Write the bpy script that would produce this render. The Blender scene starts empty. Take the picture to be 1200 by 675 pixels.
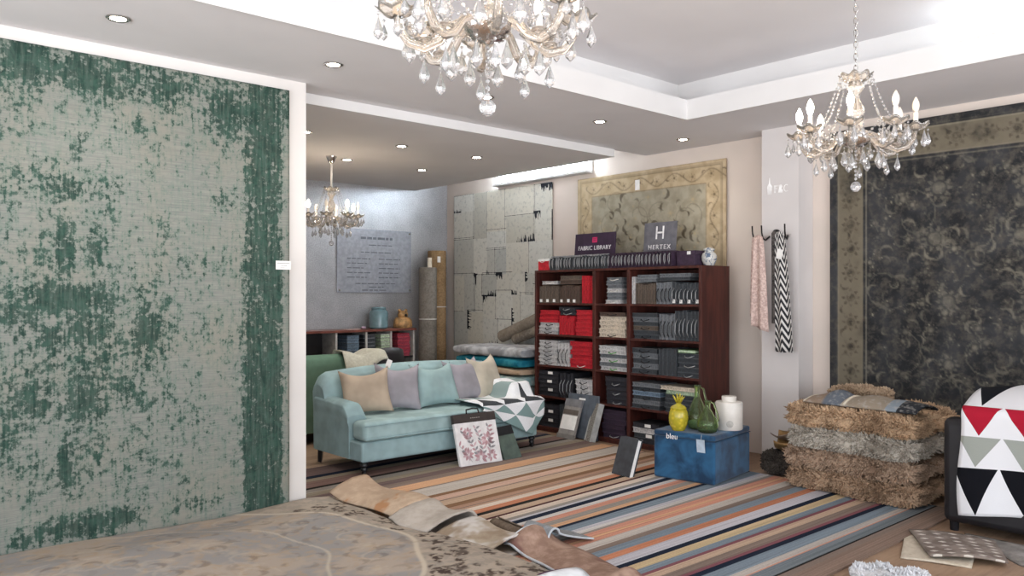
import bpy, bmesh, math, random
from mathutils import Vector, Matrix, Euler
random.seed(7)
R = math.radians
PI = math.pi
scn = bpy.context.scene
col = scn.collection

# ------------------------------------------------------------------ materials
def hexc(h):
    h = h.lstrip('#')
    out = []
    for i in (0, 2, 4):
        c = int(h[i:i+2], 16) / 255
        out.append(c / 12.92 if c <= .04045 else ((c + .055) / 1.055) ** 2.4)
    return (*out, 1)

class V:
    """tiny arithmetic wrapper around shader sockets"""
    def __init__(s, nt, sock): s.nt, s.k = nt, sock
    def _m(s, op, *others):
        n = s.nt.nodes.new('ShaderNodeMath'); n.operation = op
        s.nt.links.new(s.k, n.inputs[0])
        for i, o in enumerate(others):
            if isinstance(o, V): s.nt.links.new(o.k, n.inputs[i+1])
            else: n.inputs[i+1].default_value = o
        return V(s.nt, n.outputs[0])
    def __add__(s, o): return s._m('ADD', o)
    __radd__ = __add__
    def __sub__(s, o): return s._m('SUBTRACT', o)
    def __rsub__(s, o): return s._m('MULTIPLY', -1.0)._m('ADD', o)
    def __mul__(s, o): return s._m('MULTIPLY', o)
    __rmul__ = __mul__
    def __truediv__(s, o): return s._m('DIVIDE', o)
    def abs(s): return s._m('ABSOLUTE')
    def frac(s): return s._m('FRACT')
    def floor(s): return s._m('FLOOR')
    def gt(s, o): return s._m('GREATER_THAN', o)
    def lt(s, o): return s._m('LESS_THAN', o)
    def max(s, o): return s._m('MAXIMUM', o)
    def min(s, o): return s._m('MINIMUM', o)
    def sqrt(s): return s._m('SQRT')
    def exp(s): return s._m('EXPONENT')
    def sin(s): return s._m('SINE')
    def mod(s, o): return s._m('MODULO', o)
    def smooth(s, a, b):
        n = s.nt.nodes.new('ShaderNodeMapRange'); n.interpolation_type = 'SMOOTHSTEP'
        s.nt.links.new(s.k, n.inputs[0]); n.inputs[1].default_value = a; n.inputs[2].default_value = b
        return V(s.nt, n.outputs[0])

class NT:
    def __init__(s, m):
        s.m, s.nt = m, m.node_tree
        s.b = s.nt.nodes['Principled BSDF']
        s.tc = s.nt.nodes.new('ShaderNodeTexCoord')
    def coord(s, kind='Object'):
        n = s.nt.nodes.new('ShaderNodeSeparateXYZ'); s.nt.links.new(s.tc.outputs[kind], n.inputs[0])
        return [V(s.nt, n.outputs[i]) for i in range(3)]
    def vec(s, x, y, z=0.0):
        n = s.nt.nodes.new('ShaderNodeCombineXYZ')
        for i, q in enumerate((x, y, z)):
            if isinstance(q, V): s.nt.links.new(q.k, n.inputs[i])
            else: n.inputs[i].default_value = q
        return n.outputs[0]
    def noise(s, vec=None, scale=5, detail=3, rough=.55, dist=0):
        n = s.nt.nodes.new('ShaderNodeTexNoise')
        n.inputs['Scale'].default_value = scale; n.inputs['Detail'].default_value = detail
        n.inputs['Roughness'].default_value = rough; n.inputs['Distortion'].default_value = dist
        s.nt.links.new(vec if vec is not None else s.tc.outputs['Object'], n.inputs['Vector'])
        return V(s.nt, n.outputs['Fac'])
    def voro(s, vec=None, scale=5, feat='F1', out='Distance'):
        n = s.nt.nodes.new('ShaderNodeTexVoronoi'); n.feature = feat
        n.inputs['Scale'].default_value = scale
        s.nt.links.new(vec if vec is not None else s.tc.outputs['Object'], n.inputs['Vector'])
        return V(s.nt, n.outputs[out])
    def mix(s, fac, a, b):
        n = s.nt.nodes.new('ShaderNodeMix'); n.data_type = 'RGBA'
        if isinstance(fac, V): s.nt.links.new(fac.k, n.inputs[0])
        else: n.inputs[0].default_value = fac
        for q, i in ((a, 6), (b, 7)):
            if isinstance(q, str): n.inputs[i].default_value = hexc(q)
            else: s.nt.links.new(q, n.inputs[i])
        return n.outputs[2]
    def color(s, c): s.nt.links.new(c, s.b.inputs['Base Color'])
    def bump(s, h, strength=.3, dist=.01):
        n = s.nt.nodes.new('ShaderNodeBump'); n.inputs['Strength'].default_value = strength
        n.inputs['Distance'].default_value = dist
        s.nt.links.new(h.k, n.inputs['Height']); s.nt.links.new(n.outputs[0], s.b.inputs['Normal'])

def base_mat(name, rough=.6, metal=0.0, spec=.5, **kw):
    m = bpy.data.materials.new(name); m.use_nodes = True
    b = m.node_tree.nodes['Principled BSDF']
    b.inputs['Roughness'].default_value = rough; b.inputs['Metallic'].default_value = metal
    b.inputs['Specular IOR Level'].default_value = spec
    for k, v in kw.items(): b.inputs[k.replace('_', ' ')].default_value = v
    return m

def plain(name, h, rough=.6, metal=0.0, var=.08, scale=12, bump=0, bscale=60, spec=.4, **kw):
    """a colour with a little procedural variation"""
    m = base_mat(name, rough, metal, spec, **kw); t = NT(m)
    c = hexc(h)
    n = t.noise(scale=scale, detail=2)
    def tone(f):
        return '#%02x%02x%02x' % tuple(max(0, min(255, int(int(h.lstrip('#')[i:i+2], 16) * f))) for i in (0, 2, 4))
    t.color(t.mix(n.smooth(.3, .7), tone(1 - var), tone(1 + var)))
    if bump: t.bump(t.noise(scale=bscale, detail=2), bump, .004)
    return m

def glow(name, h, strength):
    m = base_mat(name); b = m.node_tree.nodes['Principled BSDF']
    b.inputs['Base Color'].default_value = hexc(h)
    b.inputs['Emission Color'].default_value = hexc(h); b.inputs['Emission Strength'].default_value = strength
    return m

def glass(name, h, rough=.0, ior=1.45):
    m = base_mat(name, rough, 0, .5); b = m.node_tree.nodes['Principled BSDF']
    b.inputs['Base Color'].default_value = hexc(h); b.inputs['Transmission Weight'].default_value = 1
    b.inputs['IOR'].default_value = ior
    return m

# ------------------------------------------------------------------ mesh builder
class MB:
    def __init__(s): s.v, s.f, s.mi, s.uv = [], [], [], {}
    def add(s, vs, fs, mi=0, uvs=None):
        o = len(s.v); s.v += [tuple(p) for p in vs]
        for f in fs:
            s.f.append(tuple(i + o for i in f)); s.mi.append(mi)
        if uvs:
            for i, q in enumerate(uvs): s.uv[o + i] = q
        return s
    def box(s, c, d, rz=0, mi=0, M=None):
        hx, hy, hz = d[0]/2, d[1]/2, d[2]/2
        vs = [Vector((x*hx, y*hy, z*hz)) for x in (-1, 1) for y in (-1, 1) for z in (-1, 1)]
        m = Matrix.Translation(c) @ (M if M is not None else Matrix.Rotation(rz, 4, 'Z'))
        return s.add([m @ p for p in vs], [(0,1,3,2),(4,6,7,5),(0,4,5,1),(2,3,7,6),(0,2,6,4),(1,5,7,3)], mi)
    def bb(s, x0, x1, y0, y1, z0, z1, mi=0):
        return s.box(((x0+x1)/2, (y0+y1)/2, (z0+z1)/2), (x1-x0, y1-y0, z1-z0), 0, mi)
    def tube(s, pts, r, n=8, mi=0, closed=False):
        pts = [Vector(p) for p in pts]; N = len(pts)
        rs = r if isinstance(r, (list, tuple)) else [r]*N
        rings = []; up = None
        for i, p in enumerate(pts):
            if closed: t = pts[(i+1) % N] - pts[i-1]
            else: t = pts[min(i+1, N-1)] - pts[max(i-1, 0)]
            t.normalize()
            if up is None:
                up = Vector((0, 0, 1)) if abs(t.z) < .9 else Vector((1, 0, 0))
            a = t.cross(up)
            if a.length < 1e-4: a = t.orthogonal()
            a.normalize(); b = a.cross(t).normalized(); up = b
            rings.append([p + (a*math.cos(2*PI*k/n) + b*math.sin(2*PI*k/n))*rs[i] for k in range(n)])
        vs = [q for rg in rings for q in rg]; fs = []
        for i in range(N if closed else N-1):
            j = (i+1) % N
            for k in range(n):
                fs.append((i*n+k, i*n+(k+1) % n, j*n+(k+1) % n, j*n+k))
        if not closed: fs += [tuple(range(n-1, -1, -1)), tuple((N-1)*n+k for k in range(n))]
        return s.add(vs, fs, mi)
    def lathe(s, prof, n=20, c=(0, 0, 0), mi=0, axis=None):
        vs, fs = [], []
        for r, z in prof:
            for k in range(n):
                a = 2*PI*k/n
                vs.append(Vector((max(r, 1e-4)*math.cos(a), max(r, 1e-4)*math.sin(a), z)))
        for i in range(len(prof)-1):
            for k in range(n):
                fs.append((i*n+k, i*n+(k+1) % n, (i+1)*n+(k+1) % n, (i+1)*n+k))
        fs += [tuple(range(n-1, -1, -1)), tuple((len(prof)-1)*n+k for k in range(n))]
        m = Matrix.Translation(c)
        if axis is not None: m = m @ Vector((0, 0, 1)).rotation_difference(Vector(axis)).to_matrix().to_4x4()
        return s.add([m @ p for p in vs], fs, mi)
    def ball(s, c, r, n=10, mi=0, sz=1.0):
        prof = [(r*math.sin(PI*i/n), -r*sz*math.cos(PI*i/n)) for i in range(n+1)]
        return s.lathe(prof, max(8, n+2), c, mi)
    def grid(s, fn, nu, nv, mi=0, mifn=None):
        vs, uv, fs, ms = [], [], [], []
        for i in range(nu+1):
            for j in range(nv+1):
                u, v = i/nu, j/nv
                vs.append(fn(u, v)); uv.append((u, v))
        o = len(s.v); s.v += [tuple(p) for p in vs]
        for i, q in enumerate(uv): s.uv[o+i] = q
        for i in range(nu):
            for j in range(nv):
                a = i*(nv+1)+j
                s.f.append((o+a, o+a+nv+1, o+a+nv+2, o+a+1)); s.mi.append(mifn((i+.5)/nu, (j+.5)/nv) if mifn else mi)
        return s
    def prism(s, poly, M, h, mi=0):
        """poly in local xy, extruded h along local z, placed by M"""
        n = len(poly)
        vs = [M @ Vector((x, y, 0)) for x, y in poly] + [M @ Vector((x, y, h)) for x, y in poly]
        fs = [tuple(range(n-1, -1, -1)), tuple(range(n, 2*n))] + [(i, (i+1) % n, n+(i+1) % n, n+i) for i in range(n)]
        return s.add(vs, fs, mi)
    def ribbon(s, pts, w, M, mi=0):
        """flat strip along 2-D pts on the plane M"""
        P = [Vector((p[0], p[1], 0)) for p in pts]; vs = []; N = len(P)
        ws = w if isinstance(w, (list, tuple)) else [w]*N
        for i in range(N):
            t = (P[min(i+1, N-1)] - P[max(i-1, 0)]); t.normalize()
            nn = Vector((-t.y, t.x, 0))*ws[i]/2
            vs += [M @ (P[i]+nn), M @ (P[i]-nn)]
        return s.add(vs, [(2*i, 2*i+1, 2*i+3, 2*i+2) for i in range(N-1)], mi)
    def build(s, name, mats, parent=None, smooth=False, bevel=0, solid=0, subsurf=0, loc=None, bseg=2, off=-1):
        me = bpy.data.meshes.new(name); me.from_pydata(s.v, [], s.f); me.update()
        for m in (mats if isinstance(mats, (list, tuple)) else [mats]): me.materials.append(m)
        for p, i in zip(me.polygons, s.mi):
            p.material_index = i; p.use_smooth = bool(smooth)
        if s.uv:
            l = me.uv_layers.new(name='UVMap')
            for lp in me.loops: l.data[lp.index].uv = s.uv.get(lp.vertex_index, (0, 0))
        bm = bmesh.new(); bm.from_mesh(me)
        if not s.uv or solid == 0: bmesh.ops.recalc_face_normals(bm, faces=bm.faces)
        bm.to_mesh(me); bm.free()
        o = bpy.data.objects.new(name, me); col.objects.link(o)
        if parent is not None: o.parent = parent
        if loc is not None: o.location = loc
        if solid:
            d = o.modifiers.new('thickness', 'SOLIDIFY'); d.thickness = solid; d.offset = off
        if bevel:
            d = o.modifiers.new('rounding', 'BEVEL'); d.width = bevel; d.segments = bseg; d.limit_method = 'ANGLE'; d.angle_limit = R(40)
        if subsurf:
            d = o.modifiers.new('smooth', 'SUBSURF'); d.levels = d.render_levels = subsurf
        if smooth == 'auto':
            try:
                me.set_sharp_from_angle(angle=R(40))
            except Exception: pass
        return o

def tag(o, label, cat, group=None, kind=None):
    o['label'] = label; o['category'] = cat
    if group: o['group'] = group
    if kind: o['kind'] = kind
    return o
def thing(name, label, cat, loc=(0, 0, 0), rz=0, group=None):
    o = bpy.data.objects.new(name, None); col.objects.link(o)
    o.location = loc; o.rotation_euler = (0, 0, rz); o.empty_display_size = .1
    return tag(o, label, cat, group)
def struct(name, mb, m, label, cat, **kw):
    o = mb.build(name, m, **kw); o['kind'] = 'structure'; o['label'] = label; o['category'] = cat
    return o
def copy_tree(root, loc=None, label=None, rz=None):
    r = root.copy(); col.objects.link(r)
    if loc is not None: r.location = loc
    if rz is not None: r.rotation_euler = (0, 0, rz)
    if label: r['label'] = label
    for ch in list(root.children):
        c = ch.copy(); col.objects.link(c); c.parent = r
        for g in list(ch.children):
            d = g.copy(); col.objects.link(d); d.parent = c
    return r
def lettering(txt, size, M, m, parent, name='lettering', depth=.002, sx=1.0, space=1.0):
    cu = bpy.data.curves.new(name, 'FONT'); cu.body = txt; cu.size = size; cu.extrude = depth
    cu.align_x = 'CENTER'; cu.align_y = 'CENTER'; cu.space_character = space
    t = bpy.data.objects.new(name, cu); col.objects.link(t)
    bpy.context.view_layer.update()
    me = bpy.data.meshes.new_from_object(t.evaluated_get(bpy.context.evaluated_depsgraph_get()))
    bpy.data.objects.remove(t)
    me.transform(M @ Matrix.Diagonal((sx, 1, 1, 1)))
    me.materials.clear(); me.materials.append(m)
    o = bpy.data.objects.new(name, me); col.objects.link(o); o.parent = parent
    return o
def frame(o, x, y):
    """matrix with origin o, local x along x, local y along y"""
    x = Vector(x).normalized(); y = Vector(y); y = (y - x*y.dot(x)).normalized(); z = x.cross(y)
    M = Matrix((x, y, z)).transposed().to_4x4(); M.translation = o
    return M

def pillow_mb(w, h, t, pinch=.06, n=18, sag=0.0, mi=0):
    mb = MB()
    def side(sg):
        def fn(u, v):
            a, b = 2*u-1, 2*v-1
            x = w/2*a*(1-pinch*(1-b*b)*abs(a)**2); z = h/2*b*(1-pinch*(1-a*a)*abs(b)**2)
            k = max(0, (1-a**4))**.55*max(0, (1-b**4))**.55
            rip = .006*math.sin(5*a+3*b)*k
            z -= sag*(1-a*a)*max(0, b)
            return (x, sg*(t/2*k) + rip, z + h/2)
        return fn
    mb.grid(side(-1), n, n, mi); 
    mb.grid(side(1), n, n, mi)
    return mb
import numpy as np
# ------------------------------------------------------------------ camera, world, render look
cam = bpy.data.cameras.new('camera'); co = bpy.data.objects.new('camera', cam); col.objects.link(co)
cam.sensor_width = 36; cam.lens = 938/1200*36; cam.shift_y = 8.5/1200; cam.clip_start = .05
co.location = (0, 0, 1.5); co.rotation_euler = (R(90), 0, R(48.3-90)*1.0)
co.rotation_euler[2] = -R(90-48.3)
scn.camera = co
scn.view_settings.view_transform = 'Standard'; scn.view_settings.look = 'None'
scn.view_settings.exposure = .25; scn.view_settings.gamma = 1; scn.view_settings.use_curve_mapping = False
cy = scn.cycles
cy.use_denoising = True; cy.caustics_refractive = False; cy.caustics_reflective = False
cy.max_bounces = 10; cy.diffuse_bounces = 6; cy.glossy_bounces = 4; cy.transmission_bounces = 8; cy.transparent_max_bounces = 8
cy.sample_clamp_indirect = 6; cy.use_light_tree = True

w = bpy.data.worlds.new('daylight'); scn.world = w; w.use_nodes = True
nt = w.node_tree; bg = nt.nodes['Background']
tc = nt.nodes.new('ShaderNodeTexCoord'); sx = nt.nodes.new('ShaderNodeSeparateXYZ'); nt.links.new(tc.outputs['Generated'], sx.inputs[0])
mr = nt.nodes.new('ShaderNodeMapRange'); nt.links.new(sx.outputs[2], mr.inputs[0]); mr.inputs[1].default_value = -.15; mr.inputs[2].default_value = .12
mx = nt.nodes.new('ShaderNodeMix'); mx.data_type = 'RGBA'; nt.links.new(mr.outputs[0], mx.inputs[0])
mx.inputs[6].default_value = (1.56, 1.60, 1.68, 1); mx.inputs[7].default_value = (.62, .67, .73, 1)
nt.links.new(mx.outputs[2], bg.inputs[0]); bg.inputs[1].default_value = 4.6

# ------------------------------------------------------------------ shared materials
M = {}
M['white_wall'] = plain('white wall paint', '#d8d4d0', .7, var=.015, scale=2)
M['ceiling'] = plain('ceiling paint', '#dfddde', .8, var=.012, scale=1.5)
M['ceil_white'] = plain('white ceiling trim paint', '#d9d8d7', .7, var=.01, scale=2)
M['black'] = plain('black', '#1b1b1e', .5, var=.15)
M['char'] = plain('charcoal', '#3a3c40', .7, var=.12)
M['dark_wood'] = plain('dark ebonised wood', '#1d1716', .4, var=.2)
M['steel'] = plain('brushed steel', '#b9b6b2', .25, 1.0, var=.05)
M['chrome'] = plain('hammered chrome', '#cfcac6', .12, 1.0, var=.05, bump=.6, bscale=70)
M['iron'] = plain('black iron', '#221e1d', .45, .3)
M['paper'] = plain('white paper', '#eae9e6', .7, var=.03)
M['cream'] = plain('cream card', '#d9cfbc', .7, var=.06)
M['cord'] = plain('white cord', '#d8d6d0', .6)

# ------------------------------------------------------------------ the room
fl = base_mat('brown floor', .55); t = NT(fl)
x, y, z = t.coord()
pl = (y*7.2).floor(); n1 = t.noise(t.vec(x*1.2, pl*3.7), 1.0, 2); n2 = t.noise(t.vec(x*3, y*26), 2.0, 3)
t.color(t.mix((n1*.6+n2*.4).smooth(.3, .7), '#7d6350', '#a3886f'))
struct('floor', MB().bb(-3, 6.95, -3, 9.15, -.1, 0), fl, 'brown boarded shop floor under the striped rug', 'floor')
struct('wall_left', MB().bb(-3, 2.68, 5.2, 5.42, 0, 3.0), M['white_wall'], 'white partition wall behind the green rug', 'wall')
struct('wall_back', MB().bb(6.8, 6.95, -3, 9.15, 0, 3.6), plain('warm beige wall paint', '#d3c7bd', .7, var=.02, scale=1.5), 'pale beige wall behind the bookcase', 'wall')
struct('wall_pier', MB().bb(6.55, 6.8, 3.57, 3.93, 0, 3.0), plain('pale grey pier paint', '#d0cbc9', .6, var=.015, scale=2), 'pale grey pier with the coat hooks', 'wall')
sw = base_mat('silver wallpaper', .42, .45); t = NT(sw); x, y, z = t.coord()
na = t.noise(None, 75, 4, .6); nb = t.noise(None, 3, 3)
t.color(t.mix((na*.65+nb*.35).smooth(.3, .7), '#96979b', '#c4c5c8')); t.bump(na, .2, .006)
struct('wall_alcove', MB().bb(2.15, 6.8, 9.0, 9.15, 0, 3.4), sw, 'silver papered wall at the back of the alcove', 'wall')
struct('wall_alcove_side', MB().bb(2.15, 2.3, 5.42, 9.0, 0, 3.4), M['white_wall'], 'white side wall of the alcove', 'wall')
# shop-front walls behind the camera, with their wide openings
def open_wall(name, axis, p, a0, a1, o0, o1, z0, z1, label):
    mb = MB()
    def b(u0, u1, q0, q1):
        if axis == 'x': mb.bb(p-.15, p, u0, u1, q0, q1)
        else: mb.bb(u0, u1, p-.15, p, q0, q1)
    b(a0, a1, 0, z0); b(a0, a1, z1, 3.6); b(a0, o0, z0, z1); b(o1, a1, z0, z1)
    struct(name, mb, M['white_wall'], label, 'wall')
open_wall('wall_front', 'x', -3, -3, 5.2, -2.6, 4.6, .25, 2.85, 'white shop front wall with a wide window opening')
open_wall('wall_right', 'y', -3, -3, 6.8, -2.4, 6.0, .25, 2.85, 'white side wall with a wide window opening')
def portal(loc, rot, sx_, sy_):
    l = bpy.data.lights.new('window_portal', 'AREA'); l.shape = 'RECTANGLE'; l.size = sx_; l.size_y = sy_
    l.cycles.is_portal = True
    o = bpy.data.objects.new('window_portal', l); col.objects.link(o); o.location = loc; o.rotation_euler = rot
portal((-3.05, 1.0, 1.55), (0, R(-90), 0), 2.6, 7.2)
portal((1.8, -3.05, 1.55), (R(90), 0, 0), 8.4, 2.6)
# ceiling: soffit with a raised tray
TX0, TX1, TY0, TY1 = -1.2, 5.67, -.8, 4.12
mb = MB()
mb.bb(-3, 6.8, TY1, 5.47, 3.0, 3.16).bb(-3, 6.8, -3, TY0, 3.0, 3.16).bb(-3, TX0, TY0, TY1, 3.0, 3.16).bb(TX1, 6.8, TY0, TY1, 3.0, 3.16)
mb.bb(-3, 6.8, -3, 5.47, 3.42, 3.5)
struct('ceiling', mb, M['ceiling'], 'pale grey ceiling with a raised tray', 'ceiling')
mb = MB(); e = .33
mb.bb(-3, 6.8, TY1+e, TY1+e+.1, 3.16, 3.42).bb(-3, 6.8, TY0-e-.1, TY0-e, 3.16, 3.42).bb(TX0-e-.1, TX0-e, TY0-e, TY1+e, 3.16, 3.42).bb(TX1+e, TX1+e+.1, TY0-e, TY1+e, 3.16, 3.42)
struct('trim_1', mb, M['ceil_white'], 'white upstand wall of the ceiling tray cove', 'trim')
mb = MB(); g = .02
mb.bb(TX0, TX1, TY1-g, TY1, 2.995, 3.165).bb(TX0, TX1, TY0, TY0+g, 2.995, 3.165).bb(TX0, TX0+g, TY0+g, TY1-g, 2.995, 3.165).bb(TX1-g, TX1, TY0+g, TY1-g, 2.995, 3.165)
struct('trim_2', mb, M['ceil_white'], 'white lip board around the ceiling tray', 'trim')
struct('ceiling_alcove', MB().bb(2.3, 6.25, 5.47, 9.0, 2.92, 3.2).bb(6.25, 6.8, 5.47, 9.0, 3.2, 3.3), plain('alcove ceiling paint', '#dcd9d8', .8, var=.012, scale=1.5), 'lowered alcove ceiling with downlights', 'ceiling')
struct('trim_3', MB().bb(2.68, 6.25, 5.435, 5.47, 2.92, 2.998), M['ceil_white'], 'white edge band of the lowered alcove ceiling', 'trim')

# ------------------------------------------------------------------ patterned rug sheets
def attr_mat(name, build, rough=.9):
    m = base_mat(name, rough, 0, .15); t = NT(m)
    a = t.nt.nodes.new('ShaderNodeAttribute'); a.attribute_name = 'pattern'
    s = t.nt.nodes.new('ShaderNodeSeparateColor'); t.nt.links.new(a.outputs['Color'], s.inputs[0])
    build(t, *[V(t.nt, s.outputs[i]) for i in range(3)])
    return m
def patt_sheet(name, P, chans, mats, thick=.012, parent=None, loc=None, off=-1, smooth=True):
    """P: (n,m,3) positions, chans: three (n,m) arrays in 0..1"""
    n, m = P.shape[:2]
    me = bpy.data.meshes.new(name)
    idx = np.arange(n*m).reshape(n, m)
    q = np.stack([idx[:-1, :-1], idx[1:, :-1], idx[1:, 1:], idx[:-1, 1:]], -1).reshape(-1, 4)
    me.vertices.add(n*m); me.vertices.foreach_set('co', P.reshape(-1).astype(np.float32))
    me.loops.add(len(q)*4); me.loops.foreach_set('vertex_index', q.reshape(-1).astype(np.int32))
    me.polygons.add(len(q)); me.polygons.foreach_set('loop_start', (np.arange(len(q))*4).astype(np.int32))
    me.update(calc_edges=True)
    at = me.color_attributes.new('pattern', 'FLOAT_COLOR', 'POINT')
    c = np.ones((n, m, 4), np.float32)
    for i in range(3): c[..., i] = chans[i]
    at.data.foreach_set('color', c.reshape(-1))
    me.polygons.foreach_set('use_smooth', np.full(len(q), smooth))
    for x_ in (mats if isinstance(mats, list) else [mats]): me.materials.append(x_)
    me.update()
    o = bpy.data.objects.new(name, me); col.objects.link(o)
    if parent is not None: o.parent = parent
    if loc is not None: o.location = loc
    if thick:
        d = o.modifiers.new('thickness', 'SOLIDIFY'); d.thickness = thick; d.offset = off
        if isinstance(mats, list) and len(mats) > 1: d.material_offset = 1; d.material_offset_rim = len(mats)-1
    return o
def sm(x_, a, b):
    k = np.clip((x_-a)/(b-a), 0, 1); return k*k*(3-2*k)
rng = np.random.default_rng(5)
class Canvas:
    def __init__(s, x0, x1, y0, y1, step):
        s.x = np.arange(x0, x1+step*.5, step); s.y = np.arange(y0, y1+step*.5, step); s.step = step
        s.X, s.Y = np.meshgrid(s.x, s.y, indexing='ij'); s.r = np.zeros_like(s.X); s.g = np.zeros_like(s.X); s.b = np.zeros_like(s.X)
    def win(s, cx, cy, r):
        i0, i1 = np.searchsorted(s.x, [cx-r, cx+r]); j0, j1 = np.searchsorted(s.y, [cy-r, cy+r])
        return slice(i0, i1), slice(j0, j1)
    def put(s, ch, cx, cy, r, fn, amp=1.0):
        w_ = s.win(cx, cy, r*1.25)
        a = getattr(s, ch)
        if a[w_].size == 0: return
        dx, dy = s.X[w_]-cx, s.Y[w_]-cy
        a[w_] = np.maximum(a[w_], amp*fn(np.hypot(dx, dy)/r, np.arctan2(dy, dx)))
    def rosette(s, ch, cx, cy, r, k=8, amp=1.0, ph=0):
        e = s.step/r*1.1
        def fn(d, a):
            edge = .8+.2*np.cos(k*a+ph)
            v = sm(edge-d, 0, e)*.75
            v = v*(1-.8*sm(e*1.2-np.abs(d-.52), 0, e)); v = np.where(d < .22, 1.0, v)
            return v
        s.put(ch, cx, cy, r, fn, amp)
    def crescent(s, ch, cx, cy, r, ph, amp=1.0, wid=.3):
        e = s.step/r
        def fn(d, a):
            da = np.abs((a-ph+np.pi) % (2*np.pi)-np.pi)
            wv = wid*np.clip(1-da/1.7, 0, 1)
            return sm(wv-np.abs(d-.75), -e*.3, e*.8)
        s.put(ch, cx, cy, r, fn, amp)
    def curve(s, ch, pts, wd, amp=1.0):
        for (x0, y0), (x1, y1) in zip(pts[:-1], pts[1:]):
            n = max(1, int(math.hypot(x1-x0, y1-y0)/(wd*.6)))
            for k in range(n):
                f = k/n
                s.put(ch, x0+(x1-x0)*f, y0+(y1-y0)*f, wd, lambda d, a: sm(1-d, 0, .5), amp)

# green distressed rug on the left wall
bumps = [(1.22, 2.81, .28, .15, .9), (1.7, 2.79, .27, .16, .7), (.96, 2.83, .17, .17, .9), (2.13, 2.72, .27, .2, .8), (1.55, 2.53, .08, .07, .5), (1.21, 2.35, .07, .15, .6), (1.19, 2.13, .21, .11, .7), (1.08, 2.07, .05, .08, .5), (1.43, 2.17, .08, .08, .6), (2.07, 2.12, .1, .1, .5), (1.15, 1.78, .08, .22, .8), (1.31, 1.78, .06, .2, .7), (1.4, 1.84, .05, .07, .4), (1.7, 1.91, .07, .21, .4), (1.83, 1.7, .22, .11, .35), (1.17, 1.48, .33, .11, .9), (1.5, 1.5, .2, .08, .6), (.94, 1.34, .13, .19, .7), (1.26, 1.33, .19, .2, .7), (1.6, 1.29, .12, .19, .8), (1.08, 1.24, .13, .1, .8), (1.0, .9, .15, .19, .7), (1.26, .88, .19, .23, .75), (1.5, .91, .12, .21, .6), (1.7, .89, .1, .11, .4), (1.15, .54, .05, .2, .8), (1.33, .56, .07, .2, .5), (1.65, .47, .13, .13, .45), (1.83, .72, .14, .11, .4), (1.75, .7, .16, .05, .4), (.89, .48, .05, .08, .4), (1.22, .15, .28, .08, .9), (1.45, .16, .12, .06, .8), (.96, .13, .11, .07, .8), (1.91, .16, .17, .07, .5),
         (.4, 1.4, .5, .5, .7), (.3, 2.6, .6, .3, .8), (.2, .4, .3, .4, .6)]
C = Canvas(-.4, 2.54, .02, 2.92, .02)
D = np.zeros_like(C.X)
for bx, bz, rx, rz_, a in bumps: D = np.maximum(D, a*np.exp(-(((C.X-bx)/rx)**2+((C.Y-bz)/rz_)**2)*.8))
D = np.maximum(D, (.72+.25*sm(1.3-np.abs(C.Y-.3), 0, .9))*sm(C.X, 2.16, 2.26)*sm(2.52-C.X, 0, .06))
D = np.maximum(D, .55*sm(C.Y, 2.55, 2.76))
D = np.clip(D*.82, 0, .74); D = np.maximum(D, .12+.20*sm(1.95-C.X, 0, .35)*sm(1.95-C.Y, 0, .5)*sm(C.Y, .25, .6)); D = np.maximum(D, .26*sm(1.7-np.abs(C.X-.6)*1.3, 0, .9)*sm(2.45-C.Y, 0, .3)*sm(C.Y, .1, .4))
C.r = np.clip(D, 0, 1)
def green(t, r, g, b):
    x, y, z = t.coord()
    ve = t.vec(x*1.0, y, z)
    n1 = t.noise(ve, 13, 5, .72, .5); n2 = t.noise(t.vec(x*55, y, z*5), 1, 3); n3 = t.noise(t.vec(x*5, y, z*190), 1, 2)
    vo = t.voro(ve, 24); n5 = t.noise(ve, 42, 3, .7)
    n6 = t.noise(t.vec(x*4.2, y, z*2.2), 1, 3)
    fine = n1*.6+vo*.25+n5*.95+n2*.4+n6*.5
    m0 = (r*.55+fine).smooth(1.36, 1.6)*.42
    m1 = (r*.66+fine).smooth(1.53, 1.73)
    m1 = m1*((n2*.9+.45).min(1.0))
    base = t.mix(n3.smooth(.35, .65), '#777a75', '#888a82')
    base = t.mix((t.noise(ve, 2.2, 3)).smooth(.42, .68)*.7, base, '#87857a')
    base = t.mix((n2*n1).smooth(.2, .36)*.45, base, '#6d7d72')
    base = t.mix(m0, base, '#5f7268')
    t.color(t.mix(m1*.93, base, t.mix(n1.smooth(.4, .65), '#1a342d', '#2f4c42')))
    t.bump(n3*.5+n1*.5, .2, .004)
P = np.stack([C.X-1.07, np.zeros_like(C.X), C.Y-.02], -1)
o = patt_sheet('wall_rug', P, (C.r, C.g, C.b), attr_mat('distressed green rug', green), .018, loc=(1.07, 5.18, .02), off=0)
tag(o, 'tall distressed green and grey rug hung on the white partition', 'rug')
pt = MB().bb(-.055, .055, -.002, .002, -.03, .03); tg = pt.build('price_tag', M['paper'], loc=(2.49, 5.16, 1.707))
tag(tg, 'small white price ticket on the edge of the green rug', 'tag')
ln = MB()
for k, (a, b_) in enumerate([(-.045, .045), (-.02, .025), (-.025, .01)]): ln.bb(a, b_, -.0032, -.0024, .012-.016*k, .0145-.016*k)
ln.build('printed_lines', plain('grey print', '#6a6a70'), tg)

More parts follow.
